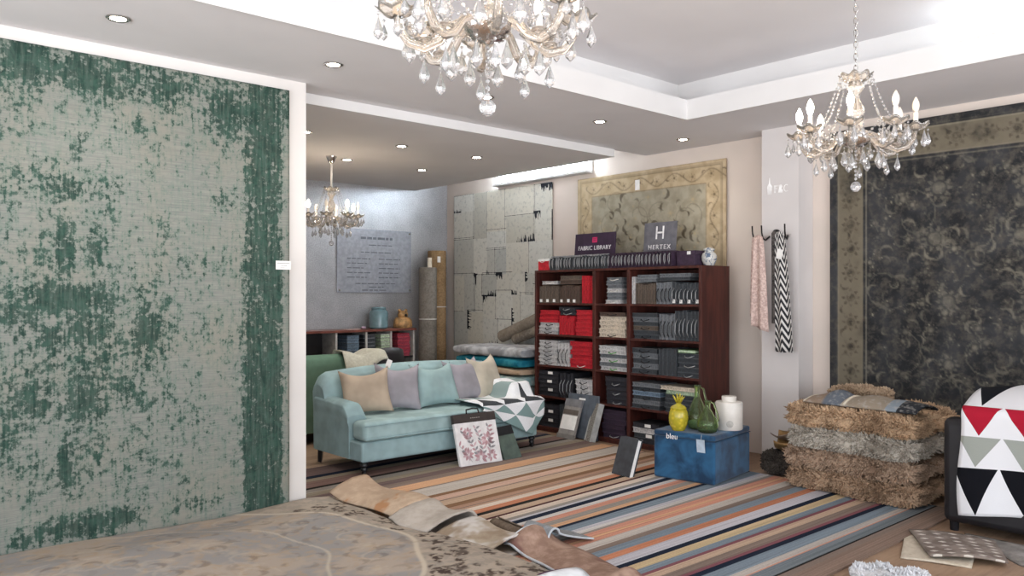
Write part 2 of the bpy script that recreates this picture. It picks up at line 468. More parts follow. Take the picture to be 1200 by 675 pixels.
# dark oriental rug on the right part of the back wall
C = Canvas(.35, 3.39, .12, 2.93, .011)     # X here is world Y, Y is z
inn = np.minimum(np.minimum(3.39-C.X, C.X-.35), 2.93-C.Y)
bm_ = sm(inn, .07, .085)*sm(.30-inn, 0, .012)
C.g = bm_*.85
for q in (.065, .085, .295, .32): C.r = np.maximum(C.r, .6*sm(.006-np.abs(inn-q), 0, .004))
for k in range(13):
    zz = 2.93-.19-k*.21
    C.rosette('b', 3.39-.19, zz, .085, 8, .9); 
    C.crescent('b', 3.39-.19+.05, zz-.1, .05, k, .8)
for k in range(14):
    C.rosette('b', 3.39-.19-k*.21, 2.93-.19, .085, 8, .9); C.crescent('b', 3.39-.3-k*.21, 2.93-.15, .05, k, .8)
for i in range(950):
    cx, cz = rng.uniform(.4, 3.05), rng.uniform(.15, 2.6)
    k = rng.integers(0, 4)
    if k == 0: C.rosette('r', cx, cz, rng.uniform(.03, .06), int(rng.integers(5, 9)), rng.uniform(.2, .55), rng.uniform(0, 6))
    elif k < 3: C.crescent('r', cx, cz, rng.uniform(.03, .08), rng.uniform(0, 6.28), rng.uniform(.15, .5), .22)
    else: C.rosette('r', cx, cz, rng.uniform(.018, .03), 6, rng.uniform(.4, .8))
for cx in (2.45, 1.85, 1.2):
    for cz in (2.35, 1.95, 1.45, .95, .5): C.rosette('r', cx+rng.uniform(-.08, .08), cz, rng.uniform(.08, .11), 10, .4)
for k in range(16):
    cx, cz = rng.uniform(.6, 3.0), rng.uniform(.3, 2.5); pts = [(cx+.22*math.cos(a*.5+k)*(1-a*.07), cz+.22*math.sin(a*.5+k)*(1-a*.07)) for a in range(10)]
    C.curve('r', pts, .007, .22)
def dark(t, r, g, b):
    n = t.noise(None, 14, 4, .7); n2 = t.noise(None, 3.2, 3); n3 = t.noise(None, 60, 2)
    f = (r*(n*1.1+.3)).min(1.0)
    base = t.mix(n2.smooth(.35, .7), '#27282a', '#3e3f41')
    base = t.mix(n.smooth(.42, .7)*.6, base, '#5c574f')
    base = t.mix(g*n2.smooth(.15, .5)*.85, base, '#7d7462')
    base = t.mix(f, base, '#96907f')
    t.color(t.mix(b*n.smooth(.3, .6), base, '#34302b')); t.bump(n3, .2, .004)
P = np.stack([np.zeros_like(C.X), C.X-1.87, C.Y-.12], -1)
o = patt_sheet('wall_rug', P, (C.r, C.g, C.b), attr_mat('dark oriental rug', dark), .018, loc=(6.76, 1.87, .12), off=0)
tag(o, 'huge black and grey floral oriental rug hung beside the pier', 'rug')

# beige bordered rug above the bookcase
C = Canvas(4.45, 6.44, 1.3, 2.845, .01)
inn = np.minimum(np.minimum(6.44-C.X, C.X-4.45), 2.845-C.Y)
C.g = sm(.235-inn, 0, .012)
C.b = np.maximum(sm(.035-inn, 0, .006)*.0, 0)
for q in (.04, .055, .225): C.r = np.maximum(C.r, .55*sm(.007-np.abs(inn-q), 0, .004))
for k in range(9):                                   # scrolling vine in the top border
    y0 = 6.3-k*.225; s_ = 1 if k % 2 else -1
    C.curve('r', [(y0-.0225*j, 2.705+s_*.055*math.sin(PI*j/10)) for j in range(11)], .011, .5)
    C.rosette('r', y0-.11, 2.705+s_*.005, .04, 5, .9); C.crescent('r', y0-.03, 2.72, .04, k, .8)
for k in range(7):
    z0 = 2.6-k*.21; s_ = 1 if k % 2 else -1
    for yy in (6.31, 4.58):
        C.curve('r', [(yy+s_*.05*math.sin(PI*j/10), z0-.021*j) for j in range(11)], .011, .5)
        C.rosette('r', yy, z0-.1, .042, 5, .95); C.crescent('r', yy+.04, z0, .04, k, .7)
for k in range(26):
    cx, cz = rng.uniform(4.75, 6.15), rng.uniform(1.5, 2.55); dr = rng.uniform(0, 6.28); sg = 1 if k % 2 else -1
    C.curve('r', [(cx+.16*math.cos(dr+sg*a*.45)*(1-a*.08), cz+.16*math.sin(dr+sg*a*.45)*(1-a*.08)) for a in range(9)], .009, .35)
for i in range(150):
    cx, cz = rng.uniform(4.74, 6.16), rng.uniform(1.4, 2.58)
    if i % 3: C.crescent('r', cx, cz, rng.uniform(.04, .075), rng.uniform(0, 6.28), rng.uniform(.6, 1), .36)
    else: C.rosette('b', cx, cz, rng.uniform(.025, .05), 6, .8)
def beige(t, r, g, b):
    n = t.noise(None, 9, 3); n3 = t.noise(None, 90, 2)
    base = t.mix(g, t.mix(n.smooth(.35, .65), '#8f8876', '#a19a88'), t.mix(n.smooth(.35, .65), '#a89678', '#bba98c'))
    base = t.mix(b*.6, base, '#b59f78')
    t.color(t.mix(r*.85, base, '#41382c')); t.bump(n3, .2, .004)
P = np.stack([np.zeros_like(C.X), C.X-5.44, C.Y-1.3], -1)
rg = patt_sheet('wall_rug', P, (C.r, C.g, C.b), attr_mat('beige bordered rug', beige), .018, loc=(6.77, 5.44, 1.3), off=0)
tag(rg, 'beige rug with a scrolling gold border hung above the bookcase', 'rug')
tg = MB().bb(-.002, .002, -.03, .03, -.055, .055).build('price_tag', M['paper'], loc=(6.757, 5.55, 2.69))
tag(tg, 'white paper ticket hanging on the top border of the beige rug', 'tag')

# grey patchwork rug in the alcove
C = Canvas(6.87, 8.8, .4, 2.86, .011)
rects = []
def split(x0, x1, y0, y1, d):
    wx, wy = x1-x0, y1-y0
    if d == 0 or (wx < .34 and wy < .42) or (d < 3 and rng.random() < .22): rects.append((x0, x1, y0, y1)); return
    if wx*1.25 > wy: f = x0+wx*rng.uniform(.35, .65); split(x0, f, y0, y1, d-1); split(f, x1, y0, y1, d-1)
    else: f = y0+wy*rng.uniform(.35, .65); split(x0, x1, y0, f, d-1); split(x0, x1, f, y1, d-1)
split(6.87, 8.8, .4, 2.86, 6)
for x0, x1, y0, y1 in rects:
    i0, i1 = np.searchsorted(C.x, [x0, x1+.02]); j0, j1 = np.searchsorted(C.y, [y0, y1+.02])
    C.r[i0:i1, j0:j1] = rng.uniform(.1, .95); C.b[i0:i1, j0:j1] = rng.uniform(0, 1)
    if rng.random() < .45:
        sl = (slice(i0, i1), slice(j0, j1)); k = rng.integers(0, 3)
        e = (x1-C.X[sl])/(x1-x0) if k == 0 else (C.Y[sl]-y0)/(y1-y0) if k == 1 else (y1-C.Y[sl])/(y1-y0)
        nxl, nyl = C.X[sl].shape
        if nxl and nyl:                                    # ragged splashes hanging from one edge of the patch
            side = rng.random() < .5
            if k == 0: hh = rng.uniform(.02, .3, (1, nyl))*((np.arange(nyl)[None, :] < nyl*.55) == side)
            else: hh = rng.uniform(.02, .36, (nxl, 1))*((np.arange(nxl)[:, None] < nxl*.6) == side)
            C.g[sl] = np.maximum(C.g[sl], np.clip((hh-e)*9+.15, 0, 1)*(hh > 0))
    for q in (i0, min(i1, len(C.x)-1)):
        if rng.random() < .4: C.g[q:q+1, j0:j1] = .75
    for q in (j0, min(j1, len(C.y)-1)):
        if rng.random() < .5: C.g[i0:i1, q:q+1] = .8
def patchw(t, r, g, b):
    x, y, z = t.coord(); n = t.noise(t.vec(x, y*3, z*30), 3, 4, .7); n2 = t.noise(t.vec(x, y*40, z*5), 1, 3); n3 = t.noise(None, 22, 4, .7)
    base = t.mix(r, '#b3b5b1', '#dddcd4'); base = t.mix(b*.5, base, '#c4bba6')
    base = t.mix(n3.smooth(.5, .72)*.5, base, '#7a7d7c')
    t.color(t.mix((g*.9+n2*.5+n*.2).smooth(.78, 1.02), base, '#22242a')); t.bump(n3, .2, .004)
P = np.stack([np.zeros_like(C.X), C.X-7.83, C.Y-.4], -1)
o = patt_sheet('wall_rug', P, (C.r, C.g, C.b), attr_mat('patchwork rug', patchw), .018, loc=(6.77, 7.83, .4), off=0)
tag(o, 'pale grey patchwork rug with black splashes hung under the tube light', 'rug')

# striped rug on the floor
SC = dict(beige='#b39b86', mauve='#6e5d5a', navy='#1c2433', olive='#8a8070', mauve2='#77605a', black='#23211f', grey='#8d8780', taupe='#7e6f66', peach='#c39a79', ltgrey='#b3aba3', brown='#7e6048', pinkbeige='#bd9f8d', tan='#a58571', ltbeige='#c6b7a9', orange='#b4795d', maroon='#4a2a2c', lav='#b5b3b9', lt='#bdb9b4', salmon='#c08a76', bluegrey='#77838d', bluegrey2='#6f777b', yellow='#bba784', magenta='#7c4f55', taupe2='#857266')
ST = [(6.42, 'beige'), (6.32, 'mauve'), (6.05, 'navy'), (5.97, 'olive'), (5.88, 'mauve2'), (5.705, 'black'), (5.655, 'grey'), (5.56, 'olive'), (5.466, 'mauve'), (5.354, 'taupe'), (5.247, 'peach'), (5.09, 'taupe'), (5.066, 'ltgrey'), (4.86, 'brown'), (4.8, 'pinkbeige'), (4.7, 'taupe'), (4.68, 'beige'), (4.57, 'brown'), (4.5, 'tan'), (4.44, 'taupe'), (4.425, 'tan'), (4.395, 'ltbeige'), (4.325, 'orange'), (4.25, 'black'), (4.2, 'beige'), (4.12, 'maroon'), (4.09, 'ltbeige'), (4.02, 'grey'), (3.975, 'lav'), (3.946, 'navy'), (3.887, 'lt'), (3.837, 'salmon'), (3.771, 'grey'), (3.702, 'peach'), (3.65, 'navy'), (3.615, 'bluegrey'), (3.53, 'lav'), (3.49, 'lt'), (3.45, 'grey'), (3.42, 'salmon'), (3.36, 'peach'), (3.33, 'salmon'), (3.28, 'ltgrey'), (3.2, 'taupe'), (3.145, 'bluegrey'), (3.065, 'orange'), (3.0, 'lav'), (2.902, 'navy'), (2.855, 'yellow'), (2.784, 'bluegrey'), (2.725, 'magenta'), (2.696, 'beige'), (2.637, 'taupe'), (2.57, 'magenta'), (2.54, 'navy'), (2.495, 'bluegrey'), (2.4, 'ltgrey'), (2.346, 'salmon'), (2.335, 'bluegrey2'), (2.246, 'black'), (2.231, 'taupe'), (2.186, 'taupe2'), (2.061, None)]
keys = sorted({k for _, k in ST if k}); mats = []
for k in keys:
    m = base_mat('stripe ' + k, .95, 0, .1); t = NT(m); x, y, z = t.coord()
    h = SC[k]; n = t.noise(t.vec(x*.5, y*60), 1, 2); n2 = t.noise(None, 90, 2)
    def tn(f): return '#%02x%02x%02x' % tuple(max(0, min(255, int(int(h[i:i+2], 16)*f))) for i in (1, 3, 5))
    t.color(t.mix((n*.7+n2*.3).smooth(.3, .7), tn(.88), tn(1.1))); t.bump(n2, .3, .004); mats.append(m)
def drift(y): return float(np.interp(y, [2.06, 2.3, 2.55, 2.9, 4.0, 5.7, 6.5], [0, -.01, -.025, 0, .08, .08, .06]))
mb = MB(); xs = [1.9+i*(6.0-1.9)/16 for i in range(17)]
bd = [(s[0], s[1]) for s in ST]
vs = []
for y0, k in bd:
    for xx in xs: vs.append((xx, y0+(xx-3.8)*drift(y0)*.8, .0))
nx = len(xs)
for i, (y0, k) in enumerate(bd[:-1]):
    mb.add([vs[i*nx+j] for j in range(nx)]+[vs[(i+1)*nx+j] for j in range(nx)], [(j, nx+j, nx+j+1, j+1) for j in range(nx-1)], keys.index(k))
o = mb.build('striped_rug', mats, solid=.012, off=1, loc=(0, 0, .001)); tag(o, 'large multicoloured striped rug covering the shop floor', 'rug')
# ------------------------------------------------------------------ lights of the room
lamp_on = glow('downlight lens', '#fff1dd', 50)
def downlight(x, y, z, label):
    t = thing('downlight', label, 'ceiling light', (x, y, z), 0, 'recessed downlights')
    MB().lathe([(.062, 0), (.062, -.006), (.052, -.010), (.042, -.006), (.040, .0)], 24).build('rim', M['steel'], t, smooth='auto')
    l = bpy.data.lights.new('downlight_lamp', 'SPOT'); l.energy = 24 if z < 2.95 else 12; l.color = (1, .92, .83); l.spot_size = R(120); l.spot_blend = .8; l.shadow_soft_size = .04
    lo = bpy.data.objects.new('downlight_lamp', l); col.objects.link(lo); lo.parent = t; lo.location = (0, 0, -.02)
    MB().lathe([(.040, -.0005), (.038, -.006), (.02, -.009), (.001, -.0095)], 20).build('lens', lamp_on, t, smooth=True)
for x, lb in [(1.29, 'recessed downlight above the top edge of the green rug'), (2.59, 'recessed downlight by the corner of the white partition'), (3.88, 'recessed downlight seen behind the crystal ball of the largest chandelier'),
              (5.157, 'recessed downlight in the soffit left of the tray corner, first of two'), (6.343, 'recessed downlight in the soffit nearest the beige wall')]:
    downlight(x, 4.65, 3.0, lb)
for x, y, lb in [(3.28, 6.38, 'bright alcove downlight half hidden by the partition corner'), (4.28, 6.38, 'alcove downlight midway along the front row'), (5.2, 6.38, 'alcove downlight in the front row nearest the tube light'),
                 (4.28, 7.4, 'alcove downlight just beside the far chandelier canopy'), (5.27, 7.45, 'alcove downlight in the back row nearest the tube light')]:
    downlight(x, y, 2.92, lb)
t = thing('tube_light', 'long glowing fluorescent tube fitting high above the patchwork rug', 'light', (6.79, 7.05, 2.9))
MB().bb(-.12, 0, -.82, .82, 0, .03).bb(-.02, 0, -.82, .82, .03, .14).build('housing', M['ceil_white'], t, bevel=.004)
MB().bb(-.10, -.03, -.79, .79, .035, .11).build('diffuser', glow('fluorescent diffuser', '#e6f4ff', 85), t, bevel=.02)
t = thing('tube_light', 'glowing tube lying on the ceiling tray ledge at the right', 'light', (5.86, 1.45, 3.16))
MB().bb(-.03, .03, -.6, .6, 0, .03).build('housing', M['ceil_white'], t, bevel=.004)
MB().tube([(0, -.58, .05), (0, .58, .05)], .019, 12).build('tube', glow('cove tube', '#eefaff', 14), t, smooth=True)

# ------------------------------------------------------------------ chandeliers
crystal = glass('crystal', '#ffffff', 0, 1.5); crystal.node_tree.nodes['Principled BSDF'].inputs['Transmission Weight'].default_value = .8
amber = glass('warm cast glass', '#fff6ea', .05, 1.42); amber.node_tree.nodes['Principled BSDF'].inputs['Transmission Weight'].default_value = .84
bulb_on = glow('lit candle bulb', '#ffe8cc', 125)
bulb_off = plain('frosted candle bulb', '#d9cfc1', .25, var=.01)
sleeve_m = plain('ivory candle sleeve', '#efe9df', .5, var=.02)
ARMS = 8
def chandelier(label, loc, drop, lit, cup=False, rot=0.0):
    t = thing('chandelier', label, 'chandelier', loc, rot, 'crystal chandeliers')   # origin at the crystal ball's centre
    if cup:
        MB().lathe([(.055, drop), (.055, drop-.01), (.03, drop-.06), (.014, drop-.075)], 18).build('canopy', M['chrome'], t, smooth='auto')
        MB().tube([(0, 0, .56), (0, 0, drop-.07)], .011, 10).build('chain', sleeve_m, t, smooth=True)
    else:
        MB().lathe([(.06, drop), (.055, drop-.02), (.02, drop-.04)], 18).build('canopy', M['chrome'], t, smooth='auto')
        mb = MB(); zz = .57; k = 0
        while zz < drop-.045:
            a = k % 2*PI/2; L, W = .019, .009
            mb.tube([(W*math.cos(q)*math.cos(a), W*math.cos(q)*math.sin(a), zz+L*math.sin(q)) for q in [2*PI*i/10 for i in range(10)]], .0026, 5, closed=True)
            zz += .03; k += 1
        mb.build('chain', M['steel'], t, smooth=True)
    MB().lathe([(.008, .575), (.02, .565), (.012, .55), (.03, .53), (.045, .50), (.02, .47), (.018, .44), (.035, .41), (.045, .38), (.03, .34), (.014, .32), (.025, .30), (.04, .28), (.035, .255), (.012, .24)], 16).build('stem', amber, t, smooth=True)
    mb = MB()                                              # scalloped crown collar
    mb.grid(lambda u, v: ((.03+.05*v*(1+.12*math.cos(16*PI*u)))*math.cos(2*PI*u), (.03+.05*v*(1+.12*math.cos(16*PI*u)))*math.sin(2*PI*u), .53+.035*v*v+.008*v*math.cos(16*PI*u)), 64, 4)
    mb.build('crown', amber, t, smooth=True, solid=.004)
    MB().lathe([(.006, .19), (.012, .20), (.045, .205), (.068, .225), (.074, .25), (.06, .262), (.02, .266)], 28).build('bowl', M['chrome'], t, smooth='auto')
    MB().ball((0, 0, 0), .026, 8).build('crystal_ball', crystal, t)
    mb = MB().tube([(0, 0, .02), (0, 0, .19)], .0012, 4)
    for k in range(8): mb.ball((0, 0, .04+.02*k), .007, 5)
    mb.build('bead_strand', crystal, t)
    drops = []
    for k in range(ARMS):
        a = 2*PI*k/ARMS; ca, sa = math.cos(a), math.sin(a)
        prof = [(.03, .25), (.07, .262), (.11, .24), (.145, .195), (.19, .172), (.235, .185), (.262, .222), (.272, .262)]
        arm = MB().tube([(r_*ca, r_*sa, z_) for r_, z_ in prof], [.012, .013, .014, .015, .015, .014, .012, .010], 8).build('arm', amber, t, smooth=True)
        c = (.272*ca, .272*sa, 0)
        mb = MB(); mb.grid(lambda u, v: (c[0]+(.006+.056*v*(1+.1*math.cos(12*PI*u)))*math.cos(2*PI*u), c[1]+(.006+.056*v*(1+.1*math.cos(12*PI*u)))*math.sin(2*PI*u), .258+.03*v*v+.007*v*math.cos(12*PI*u)), 48, 3)
        mb.build('drip_dish', amber, arm, smooth=True, solid=.003)
        MB().lathe([(.014, .266), (.012, .275), (.0105, .28), (.0105, .345), (.006, .348)], 12, c).build('candle_sleeve', sleeve_m, arm, smooth='auto')
        MB().lathe([(.007, .345), (.013, .36), (.017, .378), (.015, .395), (.008, .412), (.002, .424)], 12, c).build('bulb', bulb_on if k in lit else bulb_off, arm, smooth=True)
        # bead swag from crown to arm
        mb = MB(); n = 17
        for i in range(n):
            f = i/(n-1); r_ = .075+(.2-.075)*f; z_ = .555+(.275-.555)*f - .035*math.sin(PI*f)
            mb.ball((r_*ca, r_*sa, z_), .0062, 4)
            th0 = [] if i == 0 else th0
            th0.append((r_*ca, r_*sa, z_))
        mb.tube(th0, .0012, 4)
        mb.build('bead_strand', crystal, t)
        for q in range(5):
            aa = 2*PI*q/5+a+.4
            drops.append((c[0]+.057*math.cos(aa), c[1]+.057*math.sin(aa), .268, random.choice([.055, .07, .085])))
        drops.append((.19*ca, .19*sa, .155, .075)); a2 = a+PI/8
        drops.append((.115*math.cos(a2), .115*math.sin(a2), .19, .085)); drops.append((.08*math.cos(a2), .08*math.sin(a2), .545, .03))
        for dz, r0, dip in ((.262, .255, .055), (.30, .16, .06)):   # bead swags between neighbouring arms
            mb = MB(); th_ = []
            for i in range(11):
                f = i/10; aa = a+2*PI/ARMS*f; r_ = r0-.03*math.sin(PI*f)
                th_.append((r_*math.cos(aa), r_*math.sin(aa), dz-dip*math.sin(PI*f))); mb.ball(th_[-1], .0065, 4)
            mb.tube(th_, .0012, 4); mb.build('bead_strand', crystal, t)
        mb = MB(); a3 = a+PI/8                              # cut glass rosette under each dish
        mb.lathe([(.004, .0), (.022, .006), (.026, .014), (.012, .022), (.004, .024)], 9, (.19*ca, .19*sa, .185)); mb.build('glass_rosette', amber, arm)
    me_cache = {}
    for (x, y, z, L) in drops[:88]:
        if L not in me_cache:
            mb = MB().ball((0, 0, -.006), .005, 4); mb.tube([(0, 0, 0), (0, 0, -.02)], .0007, 3)
            k_ = L/.06
            mb.lathe([(.001, -.018), (.005*k_, -.024*k_-.005), (.0135*k_, -.052*k_), (.011*k_, -.062*k_), (.001, -.072*k_)], 6)
            me_cache[L] = mb.build('crystal_drop', crystal, t)
            me_cache[L].location = (x, y, z)
        else:
            o = me_cache[L].copy(); col.objects.link(o); o.location = (x, y, z)
    return t
chandelier('large crystal chandelier with a hammered chrome bowl, cut by the top of the photo', (1.55, 1.85, 2.065), 1.355, (0, 2, 3, 4, 5, 7), rot=.2)
chandelier('crystal chandelier hung on a chain in front of the black rug', (4.0, 1.87, 2.05), 1.37, (1, 2, 3, 4), rot=.35)
chandelier('far crystal chandelier hung on a white rod in the alcove', (4.06, 7.33, 2.03), .89, (0, 3, 4, 6), cup=True, rot=.1)

# ------------------------------------------------------------------ rugs piled in the foreground
C = Canvas(-.6, 2.87, 2.4, 5.165, .011)
cx0, cy0 = .9, 4.15
rad = np.hypot((C.X-cx0)/1.78, (C.Y-cy0)/1.42)
wob = .012*np.sin(14*np.arctan2(C.Y-cy0, C.X-cx0))
C.g = sm(rad+wob, 1.0, 1.012)                             # outer border area
C.b = np.clip(sm(.012-np.abs(rad+wob-1.0), 0, .008)+.7*sm(.008-np.abs(rad-.72+wob), 0, .006), 0, 1)
for i in range(1500):
    x_, y_ = rng.uniform(-.5, 2.85), rng.uniform(2.45, 4.98)
    rr = math.hypot((x_-cx0)/1.78, (y_-cy0)/1.42)
    if rr > 1.04:
        for q in range(2): C.crescent('r', x_+rng.uniform(-.03, .03), y_+rng.uniform(-.03, .03), rng.uniform(.018, .045), rng.uniform(0, 6.28), rng.uniform(.7, 1), .5)
    elif rng.random() < .3: C.crescent('r', x_, y_, rng.uniform(.03, .07), rng.uniform(0, 6.28), rng.uniform(.1, .3), .4)
for k in range(34):                                      # faded arabesques and palmettes in the medallion
    aa = 2*PI*k/34; 
    for q, am_ in ((.86, .34), (.5, .28), (.28, .3)):
        px_, py_ = cx0+1.78*q*math.cos(aa), cy0+1.42*q*math.sin(aa)
        if k % 2: C.rosette('b', px_, py_, .075, 7, am_)
        else: C.curve('b', [(px_+.12*math.cos(aa+j*.6)*(1-j*.07), py_+.12*math.sin(aa+j*.6)*(1-j*.07)) for j in range(9)], .012, am_); C.crescent('r', px_, py_, .06, aa, .3, .4)
def pile_rug(t, r, g, b):
    n = t.noise(None, 3.0, 3, .6); n2 = t.noise(None, 11, 4, .65, .5); n3 = t.noise(None, 120, 2)
    c = t.mix(n.smooth(.44, .58), '#a4978a', '#8f8b88')
    c = t.mix(n2.smooth(.5, .64)*.5, c, '#a68f76')
    c = t.mix(g*.85, c, t.mix(n2.smooth(.4, .6), '#93897d', '#a79a8b'))
    c = t.mix(b*.8, c, '#c2b5a2')
    t.color(t.mix((r*(n2*.8+.7)).min(1.0), c, '#43362f')); t.bump(n3, .3, .004)
Z = .085+.018*np.sin(2.1*C.X+1.2*C.Y)+.012*np.sin(3.3*C.Y-1.1*C.X)-.03*sm(C.Y, 4.6, 5.0)+.02*sm(C.X, 2.0, 2.6)*sm(2.87-C.X, 0, .2)
Xw = C.X.copy()+.03*np.sin(2.3*C.Y)*sm(C.X, 2.5, 2.87)
Yw = C.Y.copy()
P = np.stack([Xw, Yw, Z], -1)
o = patt_sheet('folded_rug', P, (C.r, C.g, C.b), attr_mat('medallion rug', pile_rug), .012)
o.name = 'medallion_rug'; tag(o, 'beige and grey medallion rug spread on top of the low pile in front', 'rug')
# its turned-up corner shows a white backing: separate rug below with a purple bound edge
def fold_sheet(name, prof, y0, y1, mats, label, cat='rug', ny=24, thick=.012, amp=.012, parent=None, skew=0.0, ph=0.0, matfn=None, far=0.0):
    """profile in (x,z) swept along Y with gentle waves"""
    pr_ = [Vector((a, 0, b)) for a, b in prof]; n = len(pr_)-1
    mb = MB()
    def fn(u, v):
        f = u*n; i = min(int(f), n-1); p = pr_[i].lerp(pr_[i+1], f-i); y = y0+(y1-y0)*v
        wv = math.sin(5*v+ph)*amp+math.sin(11*v+2+ph)*amp*.5
        return (p.x+wv+skew*(v-.5), y+.02*math.sin(6*u+ph), max(.012, p.z*(1+.12*math.sin(7*v+ph)+far*max(0, (v-.72)/.28)**2)))
    mb.grid(fn, n*3, ny, 0, matfn)
    o = mb.build(name, mats, parent, smooth=True, solid=thick, off=0)
    if isinstance(mats, list) and len(mats) > 1: pass
    if label: tag(o, label, cat)
    return o
def weave(name, a, b, sc=30, c=None, bump=.3):
    m = base_mat(name, .95, 0, .1); t = NT(m); n = t.noise(None, sc, 4, .65); n2 = t.noise(None, 4, 2)
    cc = t.mix((n*.6+n2*.4).smooth(.38, .62), a, b)
    if c: cc = t.mix(t.noise(None, sc*.35, 3).smooth(.55, .66), cc, c)
    t.color(cc); t.bump(t.noise(None, 150, 2), bump, .004); return m
def loopprof(x, r, back, z0, n=9, tilt=.0):
    """flat, around a loop of radius r at x, and back on itself"""
    p = [(x-.75, z0), (x-.4, z0), (x-.15, z0)]
    for i in range(n+1):
        a = -PI/2+PI*i/n; p.append((x+r*math.cos(a), z0+r+r*math.sin(a)))
    p += [(x-back*.35, z0+2*r-.008), (x-back*.7, z0+2*r-.035), (x-back, z0+2*r-.07)]
    return p
fold_sheet('folded_rug', loopprof(3.12, .06, .27, .018, tilt=.02), 4.36, 5.16, weave('beige rug back', '#a8927d', '#bba58e', 14, '#a97e5c'), 'beige rug with its edge folded back, at the far corner of the pile', ph=.4, far=.15)
fold_sheet('folded_rug', loopprof(3.13, .055, .31, .022), 3.93, 4.35, weave('pale grey rug back', '#a39a90', '#b3aaa0', 14), 'pale grey rug with a folded rounded edge midway along the pile', ph=1.7)
fold_sheet('folded_rug', loopprof(3.14, .045, .31, .016), 3.42, 3.92, weave('dusty tan rug back', '#8f7f6d', '#a39684', 9, '#c3beb9'), 'tan rug with a dusty white patch beside the small brown roll', ph=2.6)
mb = MB(); sp = []
for i in range(40):
    a = i/39*4.4*PI; r_ = .022+.028*i/39; sp.append((r_*math.cos(a), r_*math.sin(a)+.05))
mb.grid(lambda u, v: (sp[min(39, int(u*39))][0], -.17+.34*v, sp[min(39, int(u*39))][1]), 39, 8)
o = mb.build('rolled_rug', weave('brown roll', '#5f5246', '#75675a', 25), smooth=True, solid=.007, loc=(3.26, 3.68, .0))
o.rotation_euler = (0, 0, -.12); tag(o, 'short brown rolled rug lying on the striped rug', 'rug')
# rug thrown open: standing loop with a pale edge, reddish-brown flap
t = thing('crumpled_rug', 'reddish brown crumpled rug with a pale bound edge standing in loops', 'rug', (0, 0, 0))
flap = weave('reddish brown pile', '#866c5e', '#a68c7c', 12, '#7a5b53'); pale = plain('pale binding', '#b9bfc4', .7)
def crump(u, v):          # u across (X), v along (Y) from far to near
    y = 3.50-.92*v; lift = .075*math.exp(-((v-.04)/.09)**2)+.07*math.exp(-((v-.93)/.10)**2)+.015*math.sin(9*v+1)
    x = 3.06+.34*u+.03*math.sin(5*v)-.12*v
    return (x, y-.05*math.sin(PI*u), .02+max(0, lift)*math.sin(PI*(.15+.8*u))+.03*math.sin(PI*u)+.014*max(0, math.sin(13*v+4*u)*math.sin(PI*u)))
MB().grid(crump, 14, 40).build('pile', flap, t, smooth=True, solid=.012, off=0)
MB().tube([tuple(Vector(crump(0, v/40))+Vector((0, 0, .004))) for v in range(41)], .0075, 6).build('bound_edge', pale, t, smooth=True)
MB().tube([tuple(Vector(crump(u/14, 0))+Vector((0, 0, .004))) for u in range(15)], .0085, 6).build('bound_edge', pale, t, smooth=True)
MB().tube([tuple(Vector(crump(u/14, 1))+Vector((0, 0, .004))) for u in range(15)], .0085, 6).build('bound_edge', pale, t, smooth=True)
t = thing('looped_rug', 'grey rug standing in a narrow loop with a white edge on the striped rug', 'rug', (0, 0, 0))
def loop2(u, v):
    a = PI*1.25*(u-.1); r_ = .055
    if u < .62: p = (3.30+r_*math.cos(PI*.9-a)*.9, .015+.06+r_*math.sin(PI*.9-a)*1.1)
    else: f = (u-.62)/.38; q = PI*.9-PI*1.25*.52; p = (3.30+r_*math.cos(q)*.9+.26*f, max(.018, .075+r_*math.sin(q)*1.1-.08*f**.7-.012))
    return (p[0], 3.55-.22*v+.10*max(0, u-.62)*-1, p[1])
MB().grid(loop2, 40, 8).build('pile', weave('grey rug back', '#77797b', '#8f9396', 30), t, smooth=True, solid=.008, off=0)
MB().tube([tuple(loop2(u/40, 1)) for u in range(41)], .0065, 6).build('bound_edge', pale, t, smooth=True)
t = thing('turned_rug', 'rug corner turned up to show a white backing and a purple bound edge', 'rug', (0, 0, 0))
def turn(u, v): return (2.55+.42*v, 2.93-.25*u, .05+.055*math.sin(PI*min(1, u*1.1))+.02*math.sin(3*v))
MB().grid(turn, 14, 16).build('backing', plain('white glossy backing', '#d5d8dc', .35, bump=.4, bscale=40), t, smooth=True, solid=.008, off=0)
MB().tube([tuple(Vector(turn(.12, v/16))+Vector((0, .0, .006))) for v in range(17)], .009, 6).build('bound_edge', plain('purple binding', '#4a2b45', .7), t, smooth=True)
# ------------------------------------------------------------------ sofa
def fabric(name, h, var=.06, bump=.25):
    return plain(name, h, .9, var=var, scale=6, bump=bump, bscale=220, spec=.15)
aqua = fabric('duck egg linen', '#94adb0'); aqua2 = fabric('duck egg seat linen', '#9ab2b3')
blackleg = plain('black lacquered wood', '#17181c', .3)
sx0, sx1 = 3.43, 5.42
t = thing('sofa', 'pale duck egg blue sofa with turned black front legs', 'sofa', ((sx0+sx1)/2, 6.1, .012)); L = (sx1-sx0)/2
MB().bb(-L+.008, L-.008, -.40, .42, .11, .28).build('base', aqua, t, bevel=.02)
